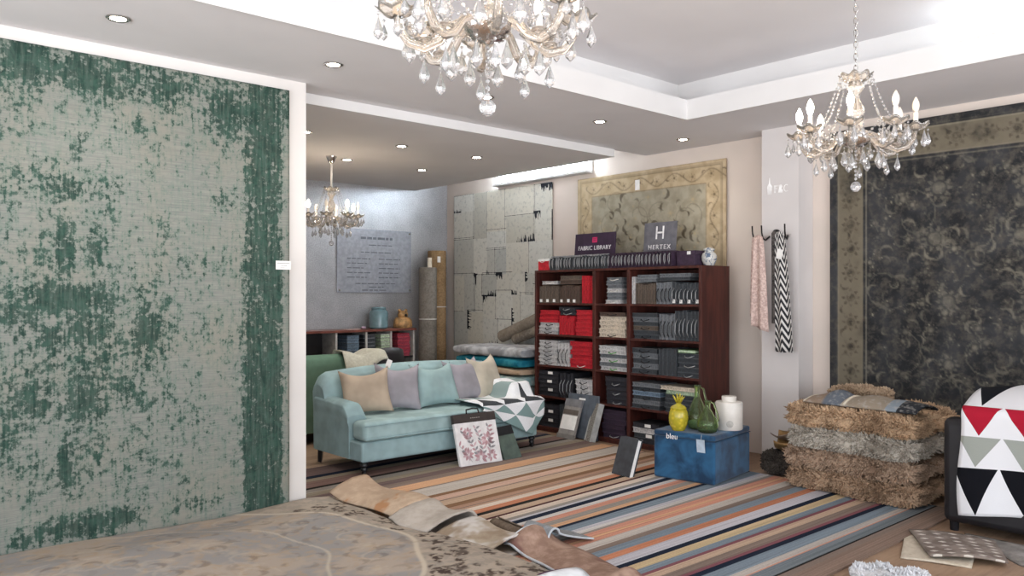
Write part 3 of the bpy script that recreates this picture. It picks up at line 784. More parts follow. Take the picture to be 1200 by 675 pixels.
# back: rolled profile in (y,z) swept along x, crest gently arched
bp = [(.20, .27), (.19, .45), (.22, .66), (.255, .78), (.30, .83), (.36, .845), (.42, .81), (.44, .74), (.43, .5), (.42, .12), (.25, .12)]
def bk(u, v):
    f = v*(len(bp)-1); i = min(int(f), len(bp)-2); a, b = bp[i], bp[i+1]; k = f-i
    yy, zz = a[0]+(b[0]-a[0])*k, a[1]+(b[1]-a[1])*k
    xx = (-L+.006)+(2*L-.012)*u; e = abs(2*u-1)
    rr = max(0, (e-.93)/.07); zz -= (.05*e*e+.10*rr*rr)*max(0, (zz-.4)/.45)
    return (xx, yy, zz)
mb = MB().grid(bk, 48, 30)
for u in (0, 1): mb.add([bk(u, v/30) for v in range(31)], [tuple(range(31))])
mb.build('back', aqua, t, smooth='auto')
for s in (-1, 1):                                  # english scroll arms
    mb = MB(); prof = [(0, .12), (0, .44), (-.015, .50), (-.01, .55), (.03, .575), (.09, .58), (.15, .56), (.175, .51), (.165, .46), (.16, .12)]
    def am(u, v):
        f = v*(len(prof)-1); i = min(int(f), len(prof)-2); k = f-i; a, b = prof[i], prof[i+1]
        px_, pz = a[0]+(b[0]-a[0])*k, a[1]+(b[1]-a[1])*k
        y = -.20+.58*u; drop = .10*max(0, (.18-u)/.18)**2*max(0, (pz-.3)/.28); 
        return (s*(-L+px_) if s == 1 else (L-px_), y, pz-drop+.03*u*max(0, (pz-.3)/.28))
    mb.grid(am, 18, 27)
    for u in (0, 1): mb.add([am(u, v/27) for v in range(28)], [tuple(range(28))])
    mb.build('arm', aqua, t, smooth='auto', bevel=.012)
# T-shaped seat cushion with a crown
def seat_poly():
    a, b = L-.015, L-.175
    return [(-a, -.43), (a, -.43), (a, -.215), (b, -.215), (b, .22), (-b, .22), (-b, -.215), (-a, -.215)]
mb = MB().prism(seat_poly(), Matrix.Translation((0, 0, .28)), .165)
sc_ = mb.build('seat_cushion', aqua2, t, bevel=.045, bseg=4, smooth='auto')
MB().tube([(-L+.02, -.433, .415), (0, -.437, .425), (L-.02, -.433, .415)], .006, 6).build('piping', aqua, sc_, smooth=True)
MB().tube([(-L+.02, -.433, .305), (L-.02, -.433, .305)], .006, 6).build('piping', aqua, sc_, smooth=True)
for s in (-1, 1):
    lg = MB().lathe([(.024, .11), (.034, .10), (.036, .085), (.022, .07), (.028, .06), (.028, .045), (.014, .034)], 14, (s*(L-.05), -.36, 0)).build('leg', blackleg, t, smooth='auto')
    MB().lathe([(.020, -.011), (.024, 0), (.020, .011)], 14, (s*(L-.05), -.36, .0215), axis=(1, 0, 0)).build('caster', M['black'], lg, smooth='auto')
    MB().tube([(s*(L-.05), .37, .12), (s*(L-.05), .39, 0)], [.03, .022], 4).build('leg', blackleg, t)
# cushions
def cushion(label, x, y, z, h, m, lean=.35, rz=0.0, roll=0.0, w=.45, th=.15, tagm=None, sag=.05):
    c = thing('cushion', label, 'cushion', (x, y, z), 0, 'scatter cushions on the blue sofa')
    c.rotation_euler = Euler((-lean, roll, rz), 'XYZ')
    pillow_mb(w, h, th, .11, 20, sag).build('cover', m, c, smooth=True)
    if tagm: MB().box((w*.36-.25, -.05, h-.02), (.05, .004, .07), 0, 0, Euler((.3, .3, .2)).to_matrix().to_4x4()).build('hang_tag', tagm, c)
    return c
taupeC = fabric('beige cushion linen', '#b0a08e'); greyC = fabric('grey cushion velvet', '#98949a'); creamC = fabric('cream cushion linen', '#b8b0a0'); aquaC = fabric('aqua cushion linen', '#93abac')
cushion('beige linen cushion at the end of the blue sofa nearest the partition', 3.72, 6.06, .462, .42, taupeC, .38, -.4, -.07)
cushion('grey velvet cushion with a white hang tag, overlapping the beige one', 4.05, 6.08, .462, .44, greyC, .33, -.25, .06, w=.44, tagm=M['paper'])
cushion('pale aqua linen cushion in the middle of the sofa', 4.50, 6.06, .462, .43, aquaC, .42, .02, w=.5)
cushion('grey velvet cushion with peaked corners, leaning on the cream one', 4.93, 6.13, .462, .45, greyC, .4, .10, -.05, w=.46)
cushion('cream linen cushion beside the triangle throw', 5.22, 6.16, .462, .46, creamC, .36, .25, -.04, w=.44)
# triangle throw on the sofa end
def tri_mat(name, cols, nu, nv, shift=.5, white='#dfe2e6'):
    """rows of triangles on a white ground, from the cloth's own UV"""
    m = base_mat(name, .9, 0, .1); t = NT(m); u, v, _ = t.coord('UV')
    row = (v*nv).floor(); fv = (v*nv).frac(); uu = (u*nu+row*shift).frac()
    mask = ((uu-.5).abs()*2.0+fv).lt(.97)
    c = white
    base = t.mix(0.0, cols[0], cols[0])
    for i in range(1, nv): base = t.mix(row.gt(i-.5), base, cols[i % len(cols)])
    n = t.noise(None, 160, 2)
    t.color(t.mix(mask, t.mix(n.smooth(.3, .7), white, '#eceef0'), base)); t.bump(n, .3, .003)
    return m
tm = tri_mat('triangle throw', ['#7d9796', '#7f9897', '#3f4246', '#8a9c9b'], 3.0, 4)
def thr(u, v):
    """u along the sofa, v from hem (0) up the front, over the seat and up"""
    x = 4.66+.79*u; hem = (.42-.29*min(1, u/.78)) + (.18*max(0, u-.78)/.22)
    zt = .466
    if v < .5: f = v/.5; z = hem+(zt-.015-hem)*f; y = 5.655-.012*math.sin(9*u+2)-.015*(1-f)
    elif v < .58: f = (v-.5)/.08; z = zt-.015+.02*f; y = 5.655+.05*f
    else: f = (v-.58)/.42; y = 5.705+.50*f; z = zt+.008+.025*math.sin(6*u+3*f)*f*.6
    def ss(q, a, b):
        k = max(0, min(1, (q-a)/(b-a))); return k*k*(3-2*k)
    z += .135*ss(x, 5.17, 5.25)*ss(y, 5.80, 5.89)
    return (x+.02*math.sin(4*v), y, z+.012)
o = MB().grid(thr, 36, 36).build('throw_blanket', tm, smooth=True, solid=.007, off=1, loc=(0, 0, .012))
tag(o, 'white throw with grey green triangles draped over the sofa end', 'blanket')
# floral sample book against the sofa, green sample book beside it
t = thing('sample_book', 'large floral fabric sample book leaning on the sofa front', 'sample book', (4.5, 5.445, .013)); t.rotation_euler = (R(-17), 0, R(-4))
MB().bb(-.225, .225, 0, .035, 0, .45).build('pages', plain('white linen page', '#dedcdc', .85, var=.04), t, bevel=.004)
MB().bb(-.228, .228, -.004, .039, .375, .452).build('header', plain('dark brown header', '#3a3230', .6), t, bevel=.003)
MB().tube([(-.07, .015, .45), (-.065, .015, .49), (.0, .015, .497), (.06, .015, .49), (.065, .015, .45)], .007, 8).build('handle', M['black'], t, smooth=True)
mb = MB(); Mf = frame((0, -.0045, 0), (1, 0, 0), (0, 0, 1))
for k in range(5): mb.bb(-.05+.022*k, -.036+.022*k, -.0055, -.004, .408, .414)
mb.build('printed_lines', plain('silver print', '#9a9490'), t)
mb = MB(); Mf = frame((0, -.0015, 0), (1, 0, 0), (0, 0, 1)); random.seed(3)
def leaf(mb, x, y, a, l, w_, mi):
    if abs(x+l*math.cos(a)) > .215 or abs(x) > .215 or not (.01 < y+l*math.sin(a) < .368) or y > .36: return
    pts = [(x+l*f*math.cos(a), y+l*f*math.sin(a)) for f in (0, .25, .5, .75, 1)]
    mb.ribbon(pts, [.001, w_*.8, w_, w_*.7, .001], Mf, mi)
for bx, by, a0 in [(-.02, .02, 1.7), (.02, .02, 1.35), (.08, .03, 1.1), (-.1, .03, 2.0)]:
    pts = [(bx+.33*f*math.cos(a0+f*.35), by+.33*f*math.sin(a0+f*.35)) for f in [i/9 for i in range(10)]]
    pts = [p for p in pts if abs(p[0]) < .21 and p[1] < .365]
    mb.ribbon(pts, .004, Mf, 1)
    for i in range(2, len(pts)):
        for s in (-1, 1): leaf(mb, *pts[i], a0+s*.9, random.uniform(.035, .06), .02, random.choice([0, 2, 1]))
for fx, fy, r_ in [(-.13, .10, .05), (.1, .21, .055), (.0, .06, .06), (.12, .06, .045), (-.1, .28, .045)]:
    for k in range(9):
        a = 2*PI*k/9; leaf(mb, fx+.012*math.cos(a), fy+.012*math.sin(a), a, r_, r_*.5, [0, 2][k % 2])
mb.build('floral_print', [plain('dusty rose ink', '#b08a90'), plain('grey leaf ink', '#8f8e92'), plain('pale mauve ink', '#c2a9ae')], t)
t = thing('sample_book', 'small dark green sample book with a black header leaning beside the floral one', 'sample book', (4.86, 5.43, .013)); t.rotation_euler = (R(-28), R(-3), R(-2))
MB().bb(-.10, .10, 0, .03, 0, .31).build('pages', plain('bottle green cloth', '#4f5c55', .8), t, bevel=.004)
MB().bb(-.102, .102, -.003, .033, .23, .315).build('header', M['black'], t, bevel=.003)
MB().bb(-.10, .10, .031, .06, 0, .30).build('back_boards', plain('grey board', '#6d6a68'), t, bevel=.003)
# ------------------------------------------------------------------ green sofa behind and what lies on it
t = thing('sofa', 'dark green sofa standing behind the blue one, seen over its back', 'sofa', (3.45, 7.3, 0)); gm = fabric('sage green velvet', '#5f7a68')
gp = [(.0, .12), (-.02, .5), (-.015, .78), (.02, .86), (.08, .895), (.15, .87), (.19, .78), (.17, .42), (.17, .12)]
def gb(u, v):
    f = v*(len(gp)-1); i = min(int(f), len(gp)-2); k = f-i; a, b = gp[i], gp[i+1]; e = abs(2*u-1); rr = max(0, (e-.9)/.1)
    zz = a[1]+(b[1]-a[1])*k
    return (-.95+1.8*u, a[0]+(b[0]-a[0])*k, zz-(.12*rr**2)*max(0, (zz-.4)/.5))
mb = MB().grid(gb, 40, 24)
for u in (0, 1): mb.add([gb(u, v/24) for v in range(25)], [tuple(range(25))])
mb.build('back', gm, t, smooth='auto')
MB().bb(-.95, .85, .1, .85, .12, .42).build('base', gm, t, bevel=.04)
for s in (-.95, .67): MB().bb(s, s+.18, .1, .85, .12, .60).build('arm', gm, t, bevel=.05)
for x_ in (-.88, .78):
    for y_ in (.05, .78): MB().tube([(x_, y_, .13), (x_, y_, 0)], [.03, .022], 10).build('leg', blackleg, t)
def cush2(name, label, x, y, z, h, m, lean, rz, w=.45, cat='cushion', th=.16):
    c = thing(name, label, cat, (x, y, z), 0, 'cushions behind the blue sofa'); c.rotation_euler = Euler((-lean, 0, rz), 'XYZ'); pillow_mb(w, h, th, .05, 16, .02).build('cover', m, c, smooth=True); return c
cush2('cushion', 'floral gold and cream cushion showing over the green sofa back', 3.78, 7.72, .5, .50, weave('floral gold', '#b7a98c', '#8d7a52', 9, '#d6cebb'), .3, .1, .5)
cush2('cushion', 'sage cushion peeping over the green sofa back next to the floral one', 3.55, 7.66, .5, .46, fabric('sage linen', '#93a08e'), .3, -.1)
# black tub chair with a cream throw beside the green sofa
t = thing('tub_chair', 'black tub chair behind the grey cushions with a cream throw on it', 'chair', (4.72, 7.35, 0)); bl = plain('black leather', '#1f1d20', .45)
mb = MB()
def tub(u, v):
    a = PI*(1.0+1.0*u); r_ = .36+.03*math.sin(PI*v); zz = .12+.82*v*(1-.18*abs(2*u-1)**2)
    return (r_*math.cos(a), r_*math.sin(a)+.3, zz)
mb.grid(tub, 30, 10); mb.build('shell', bl, t, smooth=True, solid=.07, off=-1)
MB().lathe([(.3, .12), (.31, .3), (.3, .42), (.25, .45), (.01, .46)], 26, (0, .32, 0)).build('seat', bl, t, smooth='auto')
for x_, y_ in ((-.2, .1), (.2, .1), (-.2, .5), (.2, .5)): MB().tube([(x_, y_, .14), (x_, y_, 0)], .02, 8).build('leg', blackleg, t)
def ct(u, v):
    x = 4.16+.50*u; f = abs(2*v-1); y = 7.20+.35*v
    return (x, y, .905-.02*math.sin(5*u)-.42*max(0, f-.55)*(1.0-.5*u)+.02*math.sin(9*u+2*v)-.02*u)
o = MB().grid(ct, 22, 16).build('throw_blanket', weave('cream throw', '#b9b6a6', '#cdcabc', 40), smooth=True, solid=.012, off=1); tag(o, 'cream throw lying across the green sofa end and the tub chair', 'blanket')
# ------------------------------------------------------------------ low unit at the silver wall
t = thing('sideboard', 'low open shelf unit with a brown top along the silver wall', 'shelf unit', (4.75, 8.62, 0)); ub = plain('black unit boards', '#231f1f', .5); uw = plain('white unit edges', '#b8b4b0', .5)
MB().bb(-1.7, 1.25, -.02, .36, 1.045, 1.075).build('top', plain('reddish brown top', '#6f4238', .35, var=.1), t, bevel=.003)
MB().bb(-1.68, 1.23, .33, .35, .02, 1.045).build('back_panel', ub, t)
for x_ in (-1.68, -.78, .08, .5, .86, 1.21): MB().bb(x_, x_+.025, 0, .33, 0, 1.045).build('upright', uw if x_ > -.8 else ub, t)
for z_ in (.05, .36, .70): MB().bb(-1.655, 1.21, .005, .33, z_, z_+.02).build('shelf', ub, t)
# ------------------------------------------------------------------ sample books
BC = dict(red='#b5242f', taupe='#62564c', cream='#cbbfae', white='#bdbcbc', black='#1d1d22', charcoal='#484c50', grey='#74777b', purple='#38283a', green='#587250', brown='#5a4940', blue='#7f93a6', pink='#b5485a')
BM = {k: plain('book cloth ' + k, h, .65, var=.12, scale=30) for k, h in BC.items()}
page_m = {k: plain('pages ' + k, h, .85, var=.15, scale=60) for k, h in dict(red='#a31b27', taupe='#544a42', cream='#b5aa9a', white='#a7a6a6', black='#2a2a30', charcoal='#34383c', grey='#5f6367', purple='#2c202e', green='#aebfa4', brown='#4a3c35', blue='#5b6c7c', pink='#8c3747').items()}
silver_m = plain('silver cord', '#a9abad', .4, .5)
ORD = 'first second third fourth fifth sixth seventh eighth ninth tenth eleventh twelfth thirteenth fourteenth fifteenth sixteenth seventeenth eighteenth nineteenth twentieth twenty-first twenty-second twenty-third'.split()
def flat_book(x, y0, w, z, th, d, c, label, group, handle=None, tabm=None, jit=.012):
    """lying flat: boards with a page block between, bound edge to the front"""
    j = random.uniform(-jit, jit); xf = x+random.uniform(0, .02)
    t = MB().bb(0, d, -w/2, w/2, 0, .005).bb(0, d, -w/2, w/2, th-.006, th-.001).bb(.006, d-.004, -w/2+.004, w/2-.004, .005, th-.006, 1)
    o = t.build('sample_book', [BM[c], page_m[c]], loc=(xf, y0+j, z)); tag(o, label, 'sample book', group)
    if handle is not None:
        a = random.uniform(.04, .06); MB().tube([(.004, -a, th*.5), (-.018, -a*.8, th*.35), (-.024, 0, th*.1), (-.018, a*.8, th*.35), (.004, a, th*.5)], .0042, 5).build('handle', handle, o, smooth=True)
    if tabm is not None: MB().bb(-.002, .004, -w*.2, w*.02, th*.2, th*.8).build('paper_label', tabm, o)
    return o
def up_book(x, y, th, h, d, z, c, label, group, handle=None, tabm=None):
    h += random.uniform(-.012, .008); xf = x+random.uniform(0, .015)
    t = MB().bb(0, d, -th/2, -th/2+.005, 0, h).bb(0, d, th/2-.006, th/2-.001, 0, h).bb(.005, d-.004, -th/2+.005, th/2-.006, .003, h-.004, 1)
    o = t.build('sample_book', [BM[c], page_m[c]], loc=(xf, y, z)); tag(o, label, 'sample book', group)
    if handle is not None: MB().tube([(.006, 0, h*.72), (-.02, .004, h*.55), (-.022, .006, h*.3), (.0, .004, h*.12)], .0038, 5).build('handle', handle, o, smooth=True)
    if tabm is not None: MB().bb(-.003, .004, -th*.35, th*.35, h*.05, h*.22).build('paper_label', tabm, o)
    return o
def stack(col_, row, x, yl, off, w, z, th, cols, d, handle=None, hn=1, tabs=0, extra=''):
    n = len(cols)
    for i, c in enumerate(cols):
        k = n-1-i
        lb = f'{c} sample book, {ORD[k]} from the top, flat {extra}stack in {col_} bookcase column, {row} row'
        flat_book(x, yl-off-w/2, w, z+i*th, th, d, c, lb, 'sample books in the bookcase', handle if (handle is not None and i % hn == 0) else None, M['paper'] if (tabs and i % 2 == 1 and i < tabs*2) else None)
def uprights(col_, row, x, yl, off, n, th, h, z, c, d, handle=None, tabs=False, extra=''):
    for i in range(n):
        lb = f'{ORD[i]} {c} sample book from the left, standing {extra}in {col_} bookcase column, {row} row'
        up_book(x, yl-off-th*(i+.5), th*.96, h, d, z, c, lb, 'sample books in the bookcase', handle, M['paper'] if tabs and i % 2 == 0 else None)
# ------------------------------------------------------------------ bookcase
bx0, bx1, by0, by1 = 6.13, 6.58, 4.29, 6.50
maho = base_mat('mahogany veneer', .45, 0, .4); tt = NT(maho); x, y, z = tt.coord(); n = tt.noise(tt.vec(x*8, y*8, z*1.1), 3, 3)
tt.color(tt.mix(n.smooth(.35, .65), '#3b1d19', '#502821'))
t = thing('bookcase', 'tall mahogany bookcase with three columns full of sample books', 'bookcase', (bx0, (by0+by1)/2, 0)); hy = (by1-by0)/2
MB().bb(0, .45, -hy, -hy+.03, 0, 1.775).build('side_panel', maho, t, bevel=.002)
MB().bb(0, .45, hy-.03, hy, 0, 1.775).build('side_panel', maho, t, bevel=.002)
MB().bb(0, .45, -hy+.03, hy-.03, 1.75, 1.775).build('top', maho, t, bevel=.002)
MB().bb(.43, .445, -hy+.03, hy-.03, .02, 1.75).build('back_panel', maho, t)
cyb = (by0+by1)/2
for yy in (5.61, 5.15): MB().bb(0, .43, yy-.02-cyb, yy+.02-cyb, .0, 1.75).build('divider', maho, t, bevel=.002)
spans = [(6.47, 5.63), (5.59, 5.17), (5.13, 4.32)]
ZS = [.055, .395, .735, 1.075, 1.415]
for a, b in spans:
    for zk in ZS: MB().bb(.004, .43, b-cyb, a-cyb, zk-.022, zk).build('shelf', maho, t, bevel=.002)
    MB().bb(.02, .035, b-cyb, a-cyb, 0, ZS[0]-.022).build('plinth', maho, t)
bl_, wh_, si_ = M['black'], M['cord'], silver_m; gr_ = plain('green cord', '#4f9a45', .6)
X = 6.145; D_ = .27
random.seed(11)
def rep(c, n): return [c]*n
A, B_, Cc = 6.465, 5.585, 5.125
cA, cB, cC = 'left', 'narrow middle', 'right'
# left column
z = ZS[4]; r_ = 'top'
uprights(cA, r_, X, A, .02, 6, .05, .19, z, 'taupe', D_, tabs=True, extra='leftmost '); uprights(cA, r_, X, A, .335, 6, .05, .19, z, 'brown', D_, tabs=True)
stack(cA, r_, X, A, .33, .32, z+.205, .045, ['brown', 'taupe'], D_); stack(cA, r_, X, A, .05, .24, z+.205, .035, ['white'], D_, wh_)
uprights(cA, r_, X, A, .665, 3, .053, .29, z, 'red', D_)
z = ZS[3]; r_ = 'second'
stack(cA, r_, X, A, .01, .30, z, .042, rep('white', 3), D_, bl_); stack(cA, r_, X, A, .02, .30, z+.127, .045, rep('red', 3), D_, extra='left-hand ')
uprights(cA, r_, X, A, .33, 4, .053, .20, z, 'red', D_); stack(cA, r_, X, A, .33, .24, z+.212, .045, rep('black', 2), D_, si_)
stack(cA, r_, X, A, .57, .26, z, .045, rep('red', 6), D_, extra='right-hand ')
z = ZS[2]; r_ = 'third'
stack(cA, r_, X, A, .01, .29, z, .045, rep('white', 6), D_, bl_); uprights(cA, r_, X, A, .31, 3, .055, .26, z, 'white', D_, bl_)
stack(cA, r_, X, A, .50, .33, z, .046, rep('red', 6), D_, M['cord'], 9)
z = ZS[1]; r_ = 'fourth'
stack(cA, r_, X, A, .01, .31, z, .046, rep('black', 6), D_, tabs=3); uprights(cA, r_, X, A, .34, 4, .05, .27, z, 'black', D_, si_)
stack(cA, r_, X, A, .57, .25, z, .055, rep('white', 4), D_, bl_)
z = ZS[0]; r_ = 'bottom'
stack(cA, r_, X, A, .01, .31, z, .05, rep('black', 5), D_, tabs=2); uprights(cA, r_, X, A, .34, 3, .05, .26, z, 'charcoal', D_)
# narrow column
stack(cB, 'top', X, B_, .13, .20, ZS[4], .038, ['white', 'grey', 'grey', 'white', 'grey', 'grey', 'grey'], D_, wh_, 3)
stack(cB, 'second', X, B_, .03, .35, ZS[3], .042, rep('cream', 5)+['brown'], D_, bl_, 5)
stack(cB, 'third', X, B_, .03, .36, ZS[2], .042, ['white', 'grey', 'white', 'grey', 'white', 'white'], D_, gr_, 2)
stack(cB, 'fourth', X, B_, .11, .29, ZS[1], .047, rep('black', 6), D_, si_, 2)
stack(cB, 'bottom', X, B_, .07, .31, ZS[0], .047, rep('purple', 6), D_, si_, 9)
# right column
z = ZS[4]; r_ = 'top'
uprights(cC, r_, X, Cc, .005, 1, .035, .27, z, 'white', D_); uprights(cC, r_, X, Cc, .045, 6, .042, .2, z, 'taupe', D_, tabs=False)
stack(cC, r_, X, Cc, .05, .24, z+.215, .035, ['grey', 'grey'], D_)
uprights(cC, r_, X, Cc, .31, 4, .044, .215, z, 'grey', D_, bl_); uprights(cC, r_, X, Cc, .487, 7, .044, .205, z, 'charcoal', D_, si_, tabs=True); stack(cC, r_, X, Cc, .34, .36, z+.225, .033, ['charcoal', 'grey'], D_, extra='right-hand ')
z = ZS[3]; r_ = 'second'
stack(cC, r_, X, Cc, .01, .31, z, .042, ['charcoal', 'charcoal', 'taupe', 'charcoal', 'grey', 'charcoal'], D_, bl_, 2); uprights(cC, r_, X, Cc, .335, 4, .046, .245, z, 'grey', D_, bl_); uprights(cC, r_, X, Cc, .52, 6, .046, .28, z, 'charcoal', D_, si_)
z = ZS[2]; r_ = 'third'
stack(cC, r_, X, Cc, .01, .31, z, .05, ['charcoal', 'grey', 'charcoal', 'grey', 'charcoal'], D_, bl_, 1, extra='left-hand '); uprights(cC, r_, X, Cc, .335, 4, .05, .26, z, 'charcoal', D_)
stack(cC, r_, X, Cc, .55, .25, z, .045, rep('charcoal', 5), D_, si_, 2, extra='right-hand '); stack(cC, r_, X, Cc, .56, .2, z+.228, .03, ['green'], D_)
z = ZS[1]; r_ = 'fourth'
stack(cC, r_, X, Cc, .01, .34, z, .042, ['charcoal', 'grey', 'charcoal', 'blue', 'charcoal', 'grey'], D_, bl_, 2, extra='left-hand ')
stack(cC, r_, X, Cc, .40, .38, z, .042, rep('charcoal', 4)+['green'], D_, extra='right-hand '); stack(cC, r_, X-.02, Cc, .36, .43, z+.212, .035, ['cream'], D_)
z = ZS[0]; r_ = 'bottom'
stack(cC, r_, X, Cc, .02, .32, z, .05, ['black', 'charcoal', 'white', 'black'], D_, None, extra='left-hand ', tabs=2); stack(cC, r_, X, Cc, .40, .38, z, .05, rep('charcoal', 4), D_, extra='right-hand ')
# along the top
zt = 1.777
t = thing('sample_box', 'red sample box with a white lid at the far end of the bookcase top', 'box', (6.16, 6.39, zt))
MB().bb(0, .22, -.085, .085, 0, .10).build('body', BM['red'], t, bevel=.003); MB().bb(-.003, .223, -.088, .088, .10, .125).build('lid', M['paper'], t, bevel=.003)
MB().tube([(-.003, -.05, .115), (-.02, -.03, .095), (-.022, 0, .085), (-.02, .03, .095), (-.003, .05, .115)], .004, 5).build('handle', M['cord'], t, smooth=True)
for i in range(37):
    c = 'grey' if i in (2,) else 'charcoal' if i < 19 else 'purple'
    b = up_book(6.16, 6.275-.0445*i, .042, .135, .24, zt, c, f'upright sample book along the bookcase top, number {i+1} counted from the red box'.replace(f'number {i+1} counted', (ORD+['twenty-fourth', 'twenty-fifth', 'twenty-sixth', 'twenty-seventh', 'twenty-eighth', 'twenty-ninth', 'thirtieth', 'thirty-first', 'thirty-second', 'thirty-third', 'thirty-fourth', 'thirty-fifth', 'thirty-sixth', 'thirty-seventh'])[i]), 'upright sample books along the bookcase top')
    a = random.uniform(-.01, .01)
    MB().tube([(-.002, a, .12), (-.022, a-.008, .095), (-.026, a-.012, .05), (-.02, a-.004, .02), (-.022, a+.008, .06), (-.018, a+.008, .1), (-.002, a+.004, .125)], .0026, 5).build('handle', si_, b, smooth=True)
    MB().bb(.02, .2, -.018, .018, .133, .150).build('ring_binding', silver_m if i < 19 else BM['purple'], b)
t = thing('gift_box', 'dark purple box lying near the jar on the bookcase top', 'box', (6.22, 4.53, zt)); MB().bb(0, .26, -.10, .10, 0, .14).bb(-.004, .264, -.104, .104, .10, .142).build('body', BM['purple'], t, bevel=.003)
MB().bb(-.006, -.003, -.06, -.02, .105, .135).build('paper_label', M['paper'], t)
t = thing('ginger_jar', 'small white and blue porcelain jar at the end of the bookcase top', 'jar', (6.36, 4.365, zt))
por = base_mat('painted porcelain', .2); q = NT(por); n = q.noise(None, 26, 3, .6, .8); q.color(q.mix(n.smooth(.5, .62), '#c9c8c2', '#5d6c82'))
MB().lathe([(.045, 0), (.05, .01), (.068, .05), (.072, .085), (.06, .115), (.042, .128), (.042, .135), (.052, .145), (.052, .155), (.03, .168), (.004, .172)], 24).build('body', por, t, smooth='auto')
# signs
def sign(name, label, y0, y1, z1, m, xb=6.40):
    t = thing(name, label, 'sign', (xb, (y0+y1)/2, zt)); t.rotation_euler = (0, R(5), 0)
    MB().bb(0, .012, -(y0-y1)/2, (y0-y1)/2, 0, z1-zt).build('board', m, t, bevel=.001)
    return t
t = sign('shop_sign', 'dark purple sign board reading FABRIC LIBRARY on the bookcase', 6.16, 5.575, 2.175, plain('aubergine card', '#35243a', .6))
wl = plain('white lettering', '#e4e2e2', .6); Mx = lambda y, z: frame((-.0015, y, z), (0, -1, 0), (0, 0, 1))
lettering('FABRIC LIBRARY', .066, Mx(0, .235), wl, t, sx=.92, space=1.08)
MB().bb(-.003, 0, -.035, .035, .295, .352).build('emblem', plain('magenta emblem', '#c42c63', .6), t)
MB().bb(-.004, -.003, -.02, .02, .312, .32).bb(-.004, -.003, -.02, .02, .33, .338).build('emblem_lines', plain('dark magenta', '#8c1d45'), t)
t = sign('shop_sign', 'grey sign board with a white H above HERTEX on the bookcase', 5.20, 4.80, 2.235, plain('grey sign card', '#66656b', .6), 6.41)
lettering('H', .19, Mx(0, .345), wl, t, sx=.9, name='monogram'); lettering('HERTEX', .066, Mx(0, .205), wl, t, space=1.25)
MB().bb(-.003, 0, -.09, .07, .105, .109).bb(-.003, 0, -.02, .02, .165, .167).build('rule_line', wl, t)
# sample books leaning on the foot of the bookcase
t = thing('sample_book', 'pale sample book with a label and grey ring leaning on the bookcase foot', 'sample book', (5.955, 5.86, .006)); t.rotation_euler = (0, R(19), R(-3))
MB().bb(0, .03, -.12, .12, 0, .42).build('boards', plain('pale grey board', '#8e8a86', .7), t, bevel=.003)
MB().bb(-.004, 0, -.11, .11, .10, .25).build('paper_label', M['paper'], t); MB().bb(-.004, 0, -.11, .11, .26, .31).build('printed_band', plain('taupe band', '#5d554f'), t)
MB().bb(-.012, .03, -.125, .125, .0, .05).build('spine', plain('grey spine', '#7a7672', .6), t, bevel=.003)
MB().bb(-.003, .033, -.123, .123, .345, .425).build('header', plain('grey header', '#77777a', .6), t, bevel=.003)
t = thing('sample_book', 'grey sample book with pale page edges leaning next to the labelled one', 'sample book', (6.02, 5.60, .006)); t.rotation_euler = (0, R(15), R(-25))
MB().bb(0, .05, -.07, .07, 0, .40).build('pages', plain('speckled page edges', '#77746e', .9, var=.3, scale=80), t, bevel=.002)
for s in (-1, 1): MB().bb(-.004, .054, s*.07-.012, s*.07+.012, 0, .405).build('cover', plain('light cover board', '#a8aaa8', .6), t, bevel=.002)
t = thing('sample_board', 'large blue grey board standing behind the leaning sample books', 'board', (6.085, 5.74, .006)); t.rotation_euler = (0, R(4), 0)
MB().bb(0, .012, -.22, .22, 0, .46).build('panel', plain('blue grey board', '#565d66', .7), t, bevel=.002); MB().bb(-.002, 0, -.03, .06, .40, .42).build('paper_label', M['paper'], t)

# ------------------------------------------------------------------ blue velvet trunk and things on it
vel = base_mat('blue velvet', .75, 0, .2, Sheen_Weight=.25); q = NT(vel); n = q.noise(None, 5, 3, .6, .4); q.color(q.mix(n.smooth(.35, .68), '#173450', '#2b5d82')); q.bump(q.noise(None, 200, 2), .2, .003)
velp = base_mat('blue velvet piping', .8); q = NT(velp); q.color(q.mix(.5, '#18364f', '#22496b'))
tk = thing('ottoman', 'blue velvet box ottoman carrying the jars and bottles', 'ottoman', (5.616, 3.92, .014), R(8.5))
MB().bb(-.335, .335, -.27, .27, 0, .338).build('body', vel, tk, bevel=.018, bseg=3); MB().bb(-.337, .337, -.271, .271, .339, .388).build('lid', vel, tk, bevel=.018, bseg=3)
MB().tube([(-.336, -.271, .338), (.336, -.271, .338), (.336, .271, .338), (-.336, .271, .338)], .003, 6, closed=True).build('piping', velp, tk)
lettering('bleu', .062, frame((-.339, .10, .345), (0, -1, 0), (0, 0, 1)), wl, tk)
MB().box((-.352, -.16, .30), (.003, .07, .105), 0, 0, Matrix.Rotation(R(-8), 4, 'Y')).build('hang_tag', plain('pale blue tag', '#b4c4d2', .4), tk)
MB().tube([(-.338, -.16, .388), (-.346, -.16, .35)], .0015, 4).build('tag_string', M['cord'], tk)
ztop = .4035
t = thing('pineapple_jar', 'yellow ceramic pineapple jar with a leafy lid on the ottoman', 'jar', (5.335, 3.955, ztop))
ycer = base_mat('yellow glaze', .12, 0, .6); q = NT(ycer); v_ = q.voro(None, 34); q.color(q.mix(v_.smooth(.1, .6), '#cdb83a', '#aca02c')); q.bump(v_, .35, .006)
MB().lathe([(.045, 0), (.052, .006), (.072, .05), (.08, .10), (.074, .15), (.060, .175)], 28).build('body', ycer, t, smooth=True)
lid = MB().lathe([(.064, .175), (.066, .182), (.05, .20), (.025, .212), (.018, .222), (.016, .24)], 24).build('lid', ycer, t, smooth='auto')
mb = MB()
